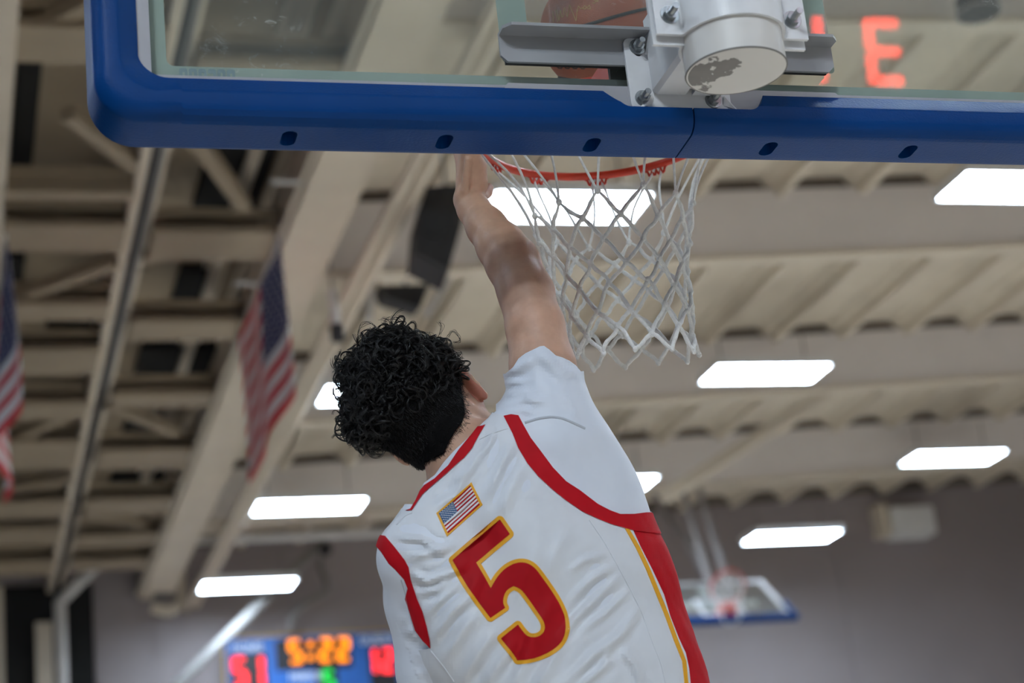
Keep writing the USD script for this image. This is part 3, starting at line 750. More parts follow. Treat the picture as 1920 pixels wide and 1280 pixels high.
def f_head(P):
    d = ell(P, H(0, .0, .0), (.077, .112, .097), AX)
    d = smin(d, ell(P, H(0, -.055, .052), (.069, .086, .064), AX), .03)          # face
    d = smin(d, chain(P, [(H(.058, -.066, .014), .022), (H(.046, -.108, .060), .02), (H(0, -.122, .092), .020), (H(-.040, -.108, .060), .02), (H(-.050, -.070, .012), .022)], .015), .02)   # jaw
    d = smin(d, cone(P, H(0, -.02, .105), H(0, -.058, .128), .009, .014), .012)   # nose
    d = smin(d, cone(P, H(-.04, .002, .092), H(.04, .002, .092), .012, .012), .015)   # brow
    d = smin(d, cone(P, H(-.018, -.084, .104), H(.018, -.084, .104), .009, .009), .010)   # mouth
    for s in (-1, 1): d = -smin(-d, np.linalg.norm(P - H(s * .031, -.016, .118), axis=1) - .015, .008)     # eye sockets
    for s in (-1, 1): d = smin(d, np.linalg.norm(P - H(s * .055, -.045, .065), axis=1) - .017, .02)       # cheek bones
    return d


EAR_C = J(884, 721, .315)
e1 = J(905, 746, .315) - J(862, 697, .315); e1 /= np.linalg.norm(e1)                # down the ear
e3 = np.array([-.25, .15, -.95]); e3 -= e1 * (e3 @ e1); e3 /= np.linalg.norm(e3); e2 = np.cross(e1, e3)
def f_ear(P):
    E = np.stack([e1, e2, e3])
    d = ell(P, EAR_C, (.030, .0105, .019), E)
    rim = [(EAR_C + e1 * a + e2 * b + e3 * c, r_) for a, b, c, r_ in ((-.031, .002, .002, .0062), (-.026, .0065, .013, .0058), (-.010, .008, .020, .0055), (.008, .008, .017, .0055), (.020, .006, .012, .006), (.0285, .004, .007, .0085))]
    d = smin(d, chain(P, rim, .004), .006)
    return d


def f_ear_left(P): return ell(P, H(-.082, -.035, -.005), (.010, .030, .018), AX)


def f_neck(P): return chain(P, NECK, .02)


def f_hips(P):
    d = chain(squash(P, .62), [JR(1150, 1430, YT, 180), JR(1225, 1600, YT, 180)], .05) * .85
    for s, (x0, x1, x2) in ((-1, (1150, 1160, 1120)), (1, (1305, 1370, 1390))):
        leg = [JR(x0, 1640, .27, 98), JR(x1, 2000, .18, 66), JR(x2, 2380, .42, 46), JR(x2, 2450, .43, 38)]
        d = smin(d, chain(P, leg, .03), .05)
    return d


def f_body(P):
    d = smin(f_torso(P), f_neck(P), .03)
    d = smin(d, f_arms(P), .02); d = smin(d, f_hand(P), .008); d = smin(d, f_larm(P), .02)
    d = smin(d, f_hips(P), .04)
    h = smin(f_head(P), f_ear(P), .006); h = smin(h, f_ear_left(P), .008)
    return smin(d, h, .018)


class Grid:
    """A distance field sampled finely near the surface only, and its mesh by marching tetrahedra."""
    def __init__(s, f, lo, hi, h):
        s.h, s.lo = h, np.asarray(lo, float); c = 4
        n = np.ceil((np.asarray(hi) - s.lo) / h / c).astype(int) * c + 1; s.n = n
        ax = [np.arange(0, k, c) for k in n]
        G = np.stack(np.meshgrid(*ax, indexing='ij'), -1).reshape(-1, 3)
        co = f(s.lo + G * h).reshape([len(a) for a in ax])
        near = np.abs(co) < c * h * 2.2
        near = ndimage.maximum_filter(near, 3)
        V = ndimage.zoom(co, [(k) / len(a) for k, a in zip(n, ax)], order=1, grid_mode=False, mode='nearest').astype(np.float32)
        V = V[:n[0], :n[1], :n[2]]
        msk = np.kron(near, np.ones((c, c, c), bool))[:n[0], :n[1], :n[2]]
        idx = np.argwhere(msk); out = np.empty(len(idx), np.float32)
        for i in range(0, len(idx), 400000): out[i:i + 400000] = f(s.lo + idx[i:i + 400000] * h)
        V[msk] = out
        for a_ in range(3):
            sl0 = [slice(None)] * 3; sl0[a_] = [0, -1]; V[tuple(sl0)] = np.maximum(V[tuple(sl0)], h)
        V[V == 0] = 1e-7; s.V = V

    def __call__(s, P):
        q = (np.asarray(P) - s.lo) / s.h
        return ndimage.map_coordinates(s.V, q.T, order=1, mode='nearest')

    def normal(s, P):
        e = s.h * .9; g = np.stack([s(P + d) - s(P - d) for d in np.eye(3) * e], -1)
        return g / (np.linalg.norm(g, axis=1, keepdims=True) + 1e-9)

    def mesh(s, level=0.0, smooth=0):
        V = s.V - level
        for a_ in range(3):
            sl0 = [slice(None)] * 3; sl0[a_] = [0, -1]; V[tuple(sl0)] = np.maximum(V[tuple(sl0)], s.h)
        V = np.where(V == 0, 1e-7, V).astype(np.float64); n = V.shape
        neg = V < 0
        c = [neg[i:n[0] - 1 + i, j:n[1] - 1 + j, k:n[2] - 1 + k] for i in (0, 1) for j in (0, 1) for k in (0, 1)]
        t = sum(x.astype(np.int8) for x in c); cubes = np.argwhere((t > 0) & (t < 8))
        off = np.array([(i, j, k) for i in (0, 1) for j in (0, 1) for k in (0, 1)])
        st = np.array([n[1] * n[2], n[2], 1])
        ids = (cubes @ st)[:, None] + (off @ st)[None]
        tets = [(0, 4, 6, 7), (0, 4, 5, 7), (0, 2, 6, 7), (0, 2, 3, 7), (0, 1, 5, 7), (0, 1, 3, 7)]
        Tt = np.vstack([ids[:, list(q)] for q in tets]); fv = V.ravel()
        val = fv[Tt]; ng = val < 0; cnt = ng.sum(1)
        tri = []
        order = np.argsort(~ng, axis=1, kind='stable')           # negatives first
        S = np.take_along_axis(Tt, order, 1)
        for k in (1, 2, 3):
            Q = S[cnt == k]
            if k == 1: tri.append(np.stack([Q[:, [0, 1]], Q[:, [0, 2]], Q[:, [0, 3]]], 1))
            elif k == 3: tri.append(np.stack([Q[:, [0, 3]], Q[:, [1, 3]], Q[:, [2, 3]]], 1))
            else:
                a, b, c_, d = Q[:, [0, 2]], Q[:, [0, 3]], Q[:, [1, 3]], Q[:, [1, 2]]
                tri += [np.stack([a, b, c_], 1), np.stack([a, c_, d], 1)]
        tri = np.vstack(tri)                                    # (t, 3, 2): negative corner, positive corner
        e = tri.reshape(-1, 2); key = np.minimum(e[:, 0], e[:, 1]) * np.int64(fv.size) + np.maximum(e[:, 0], e[:, 1])
        u_, first, inv = np.unique(key, return_index=True, return_inverse=True)
        A, B_ = e[first, 0], e[first, 1]; va, vb = fv[A], fv[B_]; w = (va / (va - vb))[:, None]
        w = np.clip(w, .02, .98)
        pa = np.stack(np.unravel_index(A, n), -1); pb = np.stack(np.unravel_index(B_, n), -1)
        v = s.lo + (pa + (pb - pa) * w) * s.h
        F = inv.reshape(-1, 3)
        d = (np.stack(np.unravel_index(tri[:, :, 1], n), -1) - np.stack(np.unravel_index(tri[:, :, 0], n), -1)).sum(1)
        nrm = np.cross(v[F[:, 1]] - v[F[:, 0]], v[F[:, 2]] - v[F[:, 0]])
        flip = (nrm * d).sum(1) < 0; F[flip] = F[flip][:, ::-1]
        m_ = trimesh.Trimesh(v, F, process=False)
        if smooth: trimesh.smoothing.filter_taubin(m_, iterations=smooth)
        return m_


def world(tm_):
    return trimesh.Trimesh(to_world(tm_.vertices), tm_.faces, process=False)      # ROT is a rotation when det > 0
FLIP = np.linalg.det(ROT) < 0
if FLIP:
    def world(tm_): return trimesh.Trimesh(to_world(tm_.vertices), tm_.faces[:, ::-1], process=False)


def prism(poly, d0=1.5, d1=5.0):
    """All that lies behind a picture outline, between two depths: cuts the hems."""
    P = Polygon([(x, -y) for x, y in poly]).buffer(0) if not hasattr(poly, 'geom_type') else shapely.affinity.scale(poly, 1, -1, origin=(0, 0))
    if P.geom_type != 'Polygon': P = max(P.geoms, key=lambda g: g.area)
    e = trimesh.creation.extrude_polygon(P, 1.0, engine='earcut'); v = e.vertices
    D = np.where(v[:, 2] > .5, d1, d0)
    e = trimesh.Trimesh(np.stack([(v[:, 0] - 960) / FPX * D, (v[:, 1] + 640) / FPX * D, D], 1), e.faces, process=False)
    if e.volume < 0: e.invert()
    return to_m3(e)


def trace(G, px, level=0.0):
    """Where the sight lines of the pixels meet the surface."""
    px = np.asarray(px, float); d = np.stack([(px[:, 0] - 960) / FPX, -(px[:, 1] - 640) / FPX, np.ones(len(px))], 1)
    D = np.full(len(px), 2.7); 
    for _ in range(220):
        v = G(d * D[:, None]) - level
        D = np.where(v > .0002, D + np.clip(v, .0003, .02) * .7, D)
    P = d * D[:, None]; return P, (np.abs(G(P) - level) < .002) & (D < 4.2)


def decal(G, poly, lift, level=0.0, step=5.0, inset=.003):
    if not hasattr(poly, 'geom_type'): poly = Polygon(poly).buffer(0)
    out = []
    for g in getattr(poly, 'geoms', [poly]):
        rings = [np.array(g.exterior.segmentize(step * .6).coords)[:-1]] + [np.array(r_.segmentize(step * .6).coords)[:-1] for r_ in g.interiors]
        b = np.vstack(rings); x0, y0, x1, y1 = g.bounds
        gx, gy = np.meshgrid(np.arange(x0, x1, step), np.arange(y0, y1, step)); q = np.stack([gx.ravel(), gy.ravel()], 1)
        q = q[shapely.contains_xy(g.buffer(-step * .4), q[:, 0], q[:, 1])]
        pts = np.vstack([b, q]); T_ = Delaunay(pts).simplices
        c = pts[T_].mean(1); T_ = T_[shapely.contains_xy(g, c[:, 0], c[:, 1])]
        P, ok = trace(G, pts, level); T_ = T_[ok[T_].all(1)]
        dm = P[T_][:, :, 2]; T_ = T_[(dm.max(1) - dm.min(1)) < .03]
        if not len(T_): continue
        N = G.normal(P)
        nrm = np.cross(P[T_[:, 1]] - P[T_[:, 0]], P[T_[:, 2]] - P[T_[:, 0]]); fl_i = (nrm * N[T_[:, 0]]).sum(1) < 0; T_[fl_i] = T_[fl_i][:, ::-1]
        n = len(P); v = np.vstack([P + N * lift, P - N * inset])
        ed = np.vstack([T_[:, [0, 1]], T_[:, [1, 2]], T_[:, [2, 0]]]); ks = np.sort(ed, 1)
        _, inv, ct = np.unique(ks, axis=0, return_inverse=True, return_counts=True); bd = ed[ct[inv.ravel()] == 1]
        side = np.vstack([np.stack([bd[:, 0], bd[:, 0] + n, bd[:, 1] + n], 1), np.stack([bd[:, 0], bd[:, 1] + n, bd[:, 1]], 1)])
        out.append(trimesh.Trimesh(v, np.vstack([T_, T_[:, ::-1] + n, side]), process=False))
    return world(cat(*out)) if out else None


def tube_on(G, px, rad, lift=0.0, level=0.0):
    px = np.array(LineString(px).segmentize(6).coords); P, ok = trace(G, px, level); P = P[ok]; N = G.normal(P)
    t = to_world(P + N * lift); t = ndimage.gaussian_filter1d(t, 1.0, axis=0, mode='nearest'); return tube(t, rad, 6)


# ---- body
person = thing('person', 'person in a white and red jersey reaching one arm up to the rim', 'person')
lo = J(600, 1290, .3); hi = J(1420, 150, .3)
BL, BH = np.array([lo[0] - .05, (640 - 2480) / FPX * 3.3, 2.75]), np.array([J(1500, 640, .3)[0], J(900, 180, .4)[1], 4.0])
GB = Grid(f_body, BL, BH, .0052)
mb = GB.mesh()
# the arm, the hand and the head are meshed finer and joined to the body
ARM_SPLIT = 640
def fine(f, b0, b1, h): return Grid(f, b0, b1, h)
b0, b1 = J(630, 930, .15), J(1130, 180, .55); b0[2], b1[2] = 3.0, 3.95
GF = Grid(f_body, b0, b1, .0034)
mf = to_m3(GF.mesh())
lim0, lim1 = b0 + .012, b1 - .012
bx = trimesh.creation.box(lim1 - lim0); bx.apply_translation((lim0 + lim1) / 2)
body = (to_m3(mb) - to_m3(bx)) + (mf ^ to_m3(bx))
obj('body', world(to_tm(body)), 'skin', person, smooth=50)
ear_px = [(858, 694), (866, 690), (874, 697), (886, 712), (902, 726), (912, 738), (913, 748), (905, 754), (896, 752), (884, 740), (870, 722), (860, 706)]
em = decal(GF, ear_px, .0006, step=3.0)
if em is not None: obj('ear', em, 'ear_skin', person, smooth=40, label='reddened right ear')
for s in (-1, 1):
    e = trimesh.creation.icosphere(3, .0125); e.apply_translation(to_world(H(s * .031, -.017, .0895))); ey = obj('eye', e, 'eye_white', person, smooth=True)
    e = trimesh.creation.icosphere(3, .0062); e.apply_translation(to_world(H(s * .031, -.017, .0972))); obj('iris', e, 'eye_brown', ey, smooth=True)
lm = trimesh.creation.icosphere(3, 1.0); lm.vertices = to_world(H(0, -.085, .108)) + (lm.vertices * np.array([.022, .0075, .008])) @ AX @ ROT; obj('lips', lm, 'lip', person, smooth=True)

# ---- clothes
WR = []                                                       # folds of the jersey: (pixel line, height, half width in pixels)
for line, hgt, wd in FOLDS_J: WR.append((line, hgt, wd))


def fold_field(P, folds, seedshift=0):
    z = P[:, 2]; x = 960 + FPX * P[:, 0] / z; y = 640 - FPX * P[:, 1] / z
    out = np.zeros(len(P))
    back = P[:, 2] < BACKW(P)
    for line, hgt, wd in folds:
        L = np.array(line, float); seg = []
        best = np.full(len(P), 1e9); tt = np.zeros(len(P)); n = len(L) - 1
        bb = (x > L[:, 0].min() - 3 * wd) & (x < L[:, 0].max() + 3 * wd) & (y > L[:, 1].min() - 3 * wd) & (y < L[:, 1].max() + 3 * wd) & back
        if not bb.any(): continue
        X, Yv = x[bb], y[bb]; bd = np.full(len(X), 1e9); bt = np.zeros(len(X))
        for i in range(n):
            a, b = L[i], L[i + 1]; d = b - a; h = np.clip(((X - a[0]) * d[0] + (Yv - a[1]) * d[1]) / (d @ d), 0, 1)
            q = np.hypot(X - a[0] - h * d[0], Yv - a[1] - h * d[1]); m_ = q < bd; bd[m_] = q[m_]; bt[m_] = (i + h[m_]) / n
        prof_ = np.exp(-(bd / wd) ** 2) - .35 * np.exp(-((bd - 1.9 * wd) / wd) ** 2)
        out[bb] += hgt * prof_ * np.clip(np.sin(np.pi * np.clip(bt * .9 + .05, 0, 1)) * 1.3, 0, 1)
    return out


def BACKW(P):
    return (YT - CAM[1] - P[:, 0] * _n[0] - P[:, 1] * _n[1]) / _n[2] + .03


def f_under(P):
    d = smin(f_torso(P), chain(P, RARM[:5], .012), .02); d = smin(d, chain(P, LARM[:4], .02), .02)
    d = smin(d, smin(f_neck(P), d, .03), .02)
    d = d - .0055 - fold_field(P, FOLDS_U)
    return d


def f_jersey(P):
    d = smin(f_torso(P), f_neck(P), .03)
    low = np.clip((P[:, 1] - J(1080, 1000, YT)[1]) / (J(1080, 1500, YT)[1] - J(1080, 1000, YT)[1]), 0, 1)
    Pw = P * np.array([26, 9, 26]); ca, sa = math.cos(-.42), math.sin(-.42)
    Q = np.stack([(P[:, 0] * ca - P[:, 1] * sa) * 30, (P[:, 0] * sa + P[:, 1] * ca) * 9, P[:, 2] * 16], 1)
    nz = meshkit.fbm(Q, 3, 4) - .5
    return d - .0125 - .010 * low - nz * (.006 + .010 * low) - fold_field(P, FOLDS_J)


ul = J(690, 1340, .27); uh = J(1230, 630, .27)
GU = Grid(f_under, np.array([ul[0], J(800, 1420, .3)[1], 2.85]), np.array([uh[0], uh[1], 3.75]), .0050)
mu = to_m3(GU.mesh())
hem_r = [(880, 540), (880, 712), (948, 700), (962, 688), (972, 672), (985, 662), (1000, 655), (1012, 649), (1020, 648), (1030, 655), (1042, 666), (1055, 670), (1068, 676), (1080, 685), (1089, 696), (1160, 690), (1160, 540)]
collar = [(640, 600), (930, 600), (930, 770), (905, 792), (880, 818), (850, 846), (832, 866), (815, 890), (795, 905), (775, 945), (600, 940)]
below = [(600, 1330), (1500, 1330), (1500, 2600), (600, 2600)]
mu = mu - prism(hem_r) - prism(collar)
mu = mu - prism([(600, 1308), (900, 1300), (900, 1700), (600, 1700)])
hollow = to_m3(GU.mesh(-.0028))
und = mu - hollow
us = obj('undershirt', world(to_tm(und)), 'shirt_white', person, smooth=40)
for ln in ([(982, 793), (1010, 784), (1035, 781), (1055, 784), (1078, 794), (1099, 804)],): obj('sleeve_seam', tube_on(GU, ln, .0027, -.0008), 'seam_grey', us, smooth=True, label='grey seam across the right sleeve')
obj('sleeve_seam', tube_on(GU, [(752, 1085), (760, 1110), (766, 1140), (778, 1185)], .0016), 'seam_grey', us, smooth=True)
GJ = Grid(f_jersey, np.array([ul[0], J(1150, 1560, .3)[1], 2.8]), np.array([J(1480, 900, .27)[0], J(900, 740, .3)[1], 3.75]), .0050)
mj = to_m3(GJ.mesh()); mj_in = to_m3(GJ.mesh(-.004))
ARM_R = [(944, 779), (960, 777), (972, 778), (981, 795), (995, 820), (1014, 845), (1037, 876), (1062, 902), (1087, 918), (1121, 944), (1144, 956), (1163, 963), (1189, 963), (1290, 950), (1290, 560), (900, 560), (915, 770)]
ARM_L = [(722, 1004), (713, 1018), (714, 1034), (729, 1057), (741, 1068), (757, 1086), (764, 1103), (759, 1123), (767, 1146), (778, 1182), (792, 1201), (806, 1216), (600, 1240), (600, 990), (700, 1000)]
ARM_L2 = [(806, 1216), (760, 1225), (600, 1230), (600, 1420), (858, 1420), (872, 1315), (858, 1290), (850, 1275), (830, 1245)]
NECKC = [(905, 797), (895, 799), (885, 812), (860, 842), (840, 872), (828, 883), (815, 896), (795, 909), (787, 919), (778, 939), (769, 953), (600, 950), (600, 600), (905, 600), (925, 770)]
HEMJ = [(600, 1500), (1300, 1500), (1560, 1440), (1560, 2600), (600, 2600)]
cuts = prism(ARM_R) + prism(ARM_L) + prism(NECKC) + prism(HEMJ)
jerm = mj - mj_in - cuts
SIDE = [(1186, 991), (1201, 1024), (1223, 1067), (1245, 1114), (1257, 1155), (1273, 1196), (1286, 1224), (1292, 1252), (1295, 1280), (1300, 1340), (1310, 1500), (1600, 1500), (1600, 960), (1189, 960)]
sidep = prism(SIDE)
jj = obj('jersey', world(to_tm(jerm - sidep)), 'jersey_white', person, smooth=45)
tr = [('side_panel', jerm ^ sidep)]
out1 = to_m3(GJ.mesh(.0016)) - to_m3(GJ.mesh(-.0022))
TR_R = [(944, 779), (961, 812), (972, 840), (989, 868), (1009, 892), (1037, 918), (1062, 938), (1093, 959), (1121, 972), (1149, 983), (1175, 990), (1189, 994), (1240, 1000), (1240, 960), (1189, 963), (1163, 963), (1144, 956), (1121, 944), (1087, 918), (1062, 902), (1037, 876), (1014, 845), (995, 820), (981, 795), (972, 778), (958, 776)]
TR_L = [(700, 1000), (722, 1004), (739, 1024), (759, 1050), (766, 1063), (770, 1086), (782, 1123), (792, 1146), (800, 1175), (805, 1198), (807, 1216), (792, 1201), (778, 1182), (767, 1146), (759, 1123), (764, 1103), (757, 1086), (741, 1068), (729, 1057), (714, 1034), (700, 1018)]
TR_N = [(905, 797), (910, 795), (897, 817), (885, 840), (870, 858), (860, 866), (838, 886), (805, 914), (792, 926), (782, 940), (772, 956), (760, 956), (769, 953), (778, 939), (787, 919), (795, 909), (815, 896), (828, 883), (840, 872), (860, 842), (885, 812), (895, 799)]
bot = prism(HEMJ)
for nm, pl in (('armhole_trim', TR_R), ('armhole_trim', TR_L), ('neck_trim', TR_N)):
    q = out1 ^ prism(Polygon(pl).buffer(0))
    obj(nm, world(to_tm(q)), 'trim_red', jj, smooth=45, label='red ' + nm.replace('_', ' '))
obj('side_panel', world(to_tm(jerm ^ sidep)), 'trim_red', jj, smooth=45, label='red side panel')
YEL = [(1172, 991), (1192, 1027), (1211, 1067), (1229, 1111), (1248, 1158), (1264, 1202), (1279, 1239), (1284, 1290), (1291, 1290), (1286, 1239), (1271, 1200), (1255, 1156), (1236, 1109), (1218, 1065), (1199, 1025), (1179, 991)]
obj('side_stripe', decal(GJ, YEL, .0012, step=4), 'number_yellow', jj, smooth=40, label='yellow side stripe')
for ln in ([(1104, 973), (1132, 1014), (1157, 1058), (1182, 1105), (1204, 1149), (1223, 1202), (1239, 1242), (1250, 1290)], [(897, 824), (915, 815), (935, 808), (955, 802)], [(806, 1218), (830, 1247), (852, 1279)], [(742, 985), (760, 966), (775, 960)]):
    obj('seam', tube_on(GJ, ln, .0012), 'jersey_white', jj, smooth=True)
q5 = [(625, 590), (893, 362), (949, 444), (758, 605), (841, 748), (880, 680), (930, 630), (990, 602), (1050, 606), (1096, 640), (1150, 716), (1200, 790), (1240, 862), (1262, 930), (1264, 985), (1238, 1055), (1180, 1106), (1100, 1138), (1030, 1152), (992, 1155), (975, 1128), (897, 1030), (994, 952), (1020, 990), (1055, 1024), (1100, 1024), (1136, 1000), (1146, 968), (1136, 928), (1095, 868), (1045, 797), (1008, 750), (970, 736), (932, 756), (912, 796), (910, 836), (922, 858), (838, 916), (765, 820), (685, 702)]
def soften(q, n=3):
    q = np.array(q, float)
    for _ in range(n):                                        # rounds gentle bends, keeps the sharp corners
        a, c = np.roll(q, 1, 0), np.roll(q, -1, 0); u1 = q - a; u2 = c - q
        cs = (u1 * u2).sum(1) / (np.hypot(*u1.T) * np.hypot(*u2.T) + 1e-9); out = []
        for i in range(len(q)):
            if cs[i] < .70: out.append(q[i])
            else: out += [q[i] - .25 * u1[i], q[i] + .25 * u2[i]]
        q = np.array(out)
    return q
red5 = Polygon([(640 + a / 3, 853 + b / 3) for a, b in soften(q5)]).buffer(-1).buffer(1)
yel5 = red5.buffer(7.2, join_style='round')
num = obj('number', decal(GJ, yel5, .0011, step=5), 'number_yellow', jj, smooth=40, label='yellow edged red number 5')
obj('number_fill', decal(GJ, red5, .0017, step=5), 'number_red', num, smooth=40)
# flag patch
FQ = np.array([(818, 962), (884, 904), (905, 946), (838, 1006)], float)
def fq(s, t): a = FQ[0] + (FQ[1] - FQ[0]) * s; b = FQ[3] + (FQ[2] - FQ[3]) * s; return a + (b - a) * t
def quad(s0, s1, t0, t1): return [fq(s0, t0), fq(s1, t0), fq(s1, t1), fq(s0, t1)]
pt = obj('flag_patch', decal(GJ, quad(0, 1, 0, 1), .0010, step=4), 'number_yellow', jj, smooth=40, label='small striped flag patch with yellow border')
m0, m1, n0, n1 = .05, .95, .07, .93
for i in range(13):
    a, b = n0 + (n1 - n0) * i / 13, n0 + (n1 - n0) * (i + 1) / 13
    obj('stripe', decal(GJ, quad(m0 if i > 6 else .44, m1, a, b), .0016, step=3), 'number_red' if i % 2 == 0 else 'patch_white', pt, smooth=40)
obj('canton', decal(GJ, quad(m0, .44, n0, n0 + (n1 - n0) * 7 / 13), .0017, step=3), 'patch_blue', pt, smooth=40)
st = []
for r_ in range(9):
    for c_ in range(6 if r_ % 2 == 0 else 5):
        s = m0 + .39 * ((c_ * 2 + 1 + r_ % 2) / 12); t = n0 + (n1 - n0) * 7 / 13 * ((r_ + .7) / 9.4); st.append(fq(s, t))
P, ok = trace(GJ, np.array(st)); N = GJ.normal(P); stars = []
for p_, n_ in zip(to_world(P + N * .0019), N):
    s = trimesh.creation.icosphere(1, .0009); s.apply_translation(p_); stars.append(s)
o = obj('stars', cat(*stars), 'patch_white', pt); tag(o, kind='stuff')
# shorts below the picture
GS = Grid(lambda P: f_hips(P) - .018, np.array([J(960, 1900, .3)[0] - .06, J(1200, 1960, .3)[1], 2.75]), np.array([J(1520, 1500, .3)[0], J(1150, 1420, .3)[1], 3.75]), .009)
shm = to_m3(GS.mesh()) - to_m3(GS.mesh(-.006)) - prism([(600, 1890), (1900, 1890), (1900, 2700), (600, 2700)]) - prism([(600, 1000), (1900, 1000), (1900, 1440), (600, 1480)])
obj('shorts', world(to_tm(shm)), 'shorts_white', person, smooth=40)
for x2 in (1120, 1390):
    a = J(x2, 2450, .43); 
    s = to_m3(trimesh.convex.convex_hull(np.vstack([trimesh.creation.icosphere(2, r_).vertices + ROT @ (to_world(a) + np.array(o_) - CAM) for r_, o_ in ((.045, (0, -.02, -.03)), (.045, (0, .08, -.08)), (.035, (0, .17, -.15)), (.04, (0, -.03, -.09)))])))
    obj('shoe', world(to_tm(s)), 'shoe_red', person, smooth=50)

# ---- hair: a dark mass that thins to the nape, and curls
hrng = np.random.default_rng(11)
def scalp_amount(dirs):
    """Thickness of the hair by direction (right, up, forward) from the head's centre."""
    r_, u_, f_ = dirs[:, 0], dirs[:, 1], dirs[:, 2]
    top = np.clip((u_ + .28) / .6, 0, 1); left = np.clip(-r_ * .6 + .1, 0, 1)
    return .0035 + .021 * top * top * (3 - 2 * top) + .009 * left * np.clip((u_ + .6) / .8, 0, 1)
def f_hair(P):
    q = (P - HC) @ AX.T; dn = q / (np.linalg.norm(q, axis=1, keepdims=True) + 1e-9)
    base = smin(smin(f_torso(P), f_neck(P), .03), f_head(P), .018)
    th_ = scalp_amount(dn); lump = meshkit.fbm(P * 55, 3, 8) - .5; big = meshkit.fbm(P * 24, 2, 3) - .5
    d = base - th_ * (1 + 1.1 * lump + 1.5 * big)
    # region: not the face, not below the nape, above the ears
    face = q[:, 2] - (.050 + .35 * (q[:, 1] - .02))
    nape = -(q[:, 1] + .098 + .10 * np.clip(q[:, 2], -.2, .2) + .25 * (q[:, 0]))
    side = (q[:, 2] - .048) * (q[:, 1] < -.01) + (q[:, 1] >= -.01) * -1.0
    earz = .015 - np.linalg.norm((P - EAR_C) @ np.stack([e1, e2, e3]).T * np.array([.8, .9, .35]), axis=1)
    return np.maximum(np.maximum(np.maximum(d, face), nape), np.maximum(side * .5, earz))
h0, h1 = J(600, 930, .2), J(930, 570, .5); h0[2], h1[2] = 3.1, 3.75
GH = Grid(f_hair, h0, h1, .0040)
hm0 = GH.mesh()
EXC = list(Polygon([(889, 711), (872, 708), (864, 725), (869, 750), (872, 775), (866, 792), (853, 808), (843, 825), (832, 848), (818, 871), (806, 886), (800, 910), (1010, 910), (1010, 700), (895, 690)]).buffer(9).buffer(-18).buffer(9).exterior.coords)[:-1]
hm = to_tm(to_m3(hm0) - prism(EXC))
hair = obj('hair', world(hm), 'hair_mass', person, smooth=60, label='curly black hair')
# curls rooted on the mass
tri_p, tri_i = trimesh.sample.sample_surface(hm, 2600, seed=3)
tri_n = GH.normal(tri_p)
q = (tri_p - HC) @ AX.T; dn = q / np.linalg.norm(q, axis=1, keepdims=True)
amt = scalp_amount(dn)
pts_all, cnts, wid = [], [], []
for p_, n_, a_, d_ in zip(tri_p, tri_n, amt, dn):
    if d_[2] > .62 and d_[1] < .3: continue
    short = a_ < .013
    if short:
        L = hrng.uniform(.005, .011); n = 6; R_ = .001; turns = .3
    else:
        L = hrng.uniform(.016, .037) * (.45 if d_[0] > .25 and d_[1] < .75 else 1); n = 26; R_ = hrng.uniform(.007, .0145); turns = hrng.uniform(.7, 1.5)
    flow = n_ * hrng.uniform(.15, .55) + hrng.normal(0, .42, 3) + (np.array([-.15, .05, 0]) if not short else (-UPH * .9))
    flow /= np.linalg.norm(flow)
    s1 = np.cross(flow, hrng.normal(0, 1, 3)); s1 /= np.linalg.norm(s1); s2 = np.cross(flow, s1)
    k = 1 if short else int(hrng.integers(5, 9)); ph = hrng.uniform(0, 6.28); bend = hrng.normal(0, .3, 3)
    t = np.linspace(0, 1, n)[:, None]; ang = ph + turns * 2 * np.pi * t
    core = p_ - n_ * .005 + flow * L * t * (1 - .35 * t) + bend * L * t * t * .5
    cur = core + (np.cos(ang) * s1 + np.sin(ang) * s2 - (math.cos(ph) * s1 + math.sin(ph) * s2)) * R_ * np.minimum(1, t * 4)
    for j in range(k):
        o_ = hrng.normal(0, .0008, 3); sp_ = hrng.normal(0, .0016, 3) * (3 if hrng.random() < .06 else 1)
        c2 = cur + o_ + sp_ * t * t
        pts_all.append(to_world(c2)); cnts.append(n); w_ = np.linspace(.0011, .0004, n) if not short else np.linspace(.0007, .0003, n); wid.append(w_)
# clipped hair down the nape, thinning out on the skin
sp_, si_ = trimesh.sample.sample_surface(hm0, 26000, seed=4)
sq = (sp_ - HC) @ AX.T; sd = sq / np.linalg.norm(sq, axis=1, keepdims=True); sam = scalp_amount(sd); sn = GH.normal(sp_)
spx = np.stack([960 + FPX * sp_[:, 0] / sp_[:, 2], 640 - FPX * sp_[:, 1] / sp_[:, 2]], 1)
ex_ = Polygon(EXC); inside = shapely.contains_xy(ex_, spx[:, 0], spx[:, 1]); dist = np.array([ex_.exterior.distance(Point(a)) if i else 0 for a, i in zip(spx, inside)])
for p_, n_, a_, d_, dd in zip(sp_, sn, sam, sd, dist):
    if a_ > .016 or dd > 13 or hrng.random() < dd / 13 or d_[2] > .5: continue
    L = hrng.uniform(.006, .013) * (1 - dd / 22)
    fl2 = n_ * .35 - UPH * .8 + hrng.normal(0, .25, 3); fl2 /= np.linalg.norm(fl2); t = np.linspace(0, 1, 5)[:, None]
    root = p_ - n_ * (.0035 if dd > 0 else .001)
    pts_all.append(to_world(root + fl2 * L * t - n_ * L * .25 * t * t)); cnts.append(5); wid.append(np.linspace(.0006, .0003, 5))
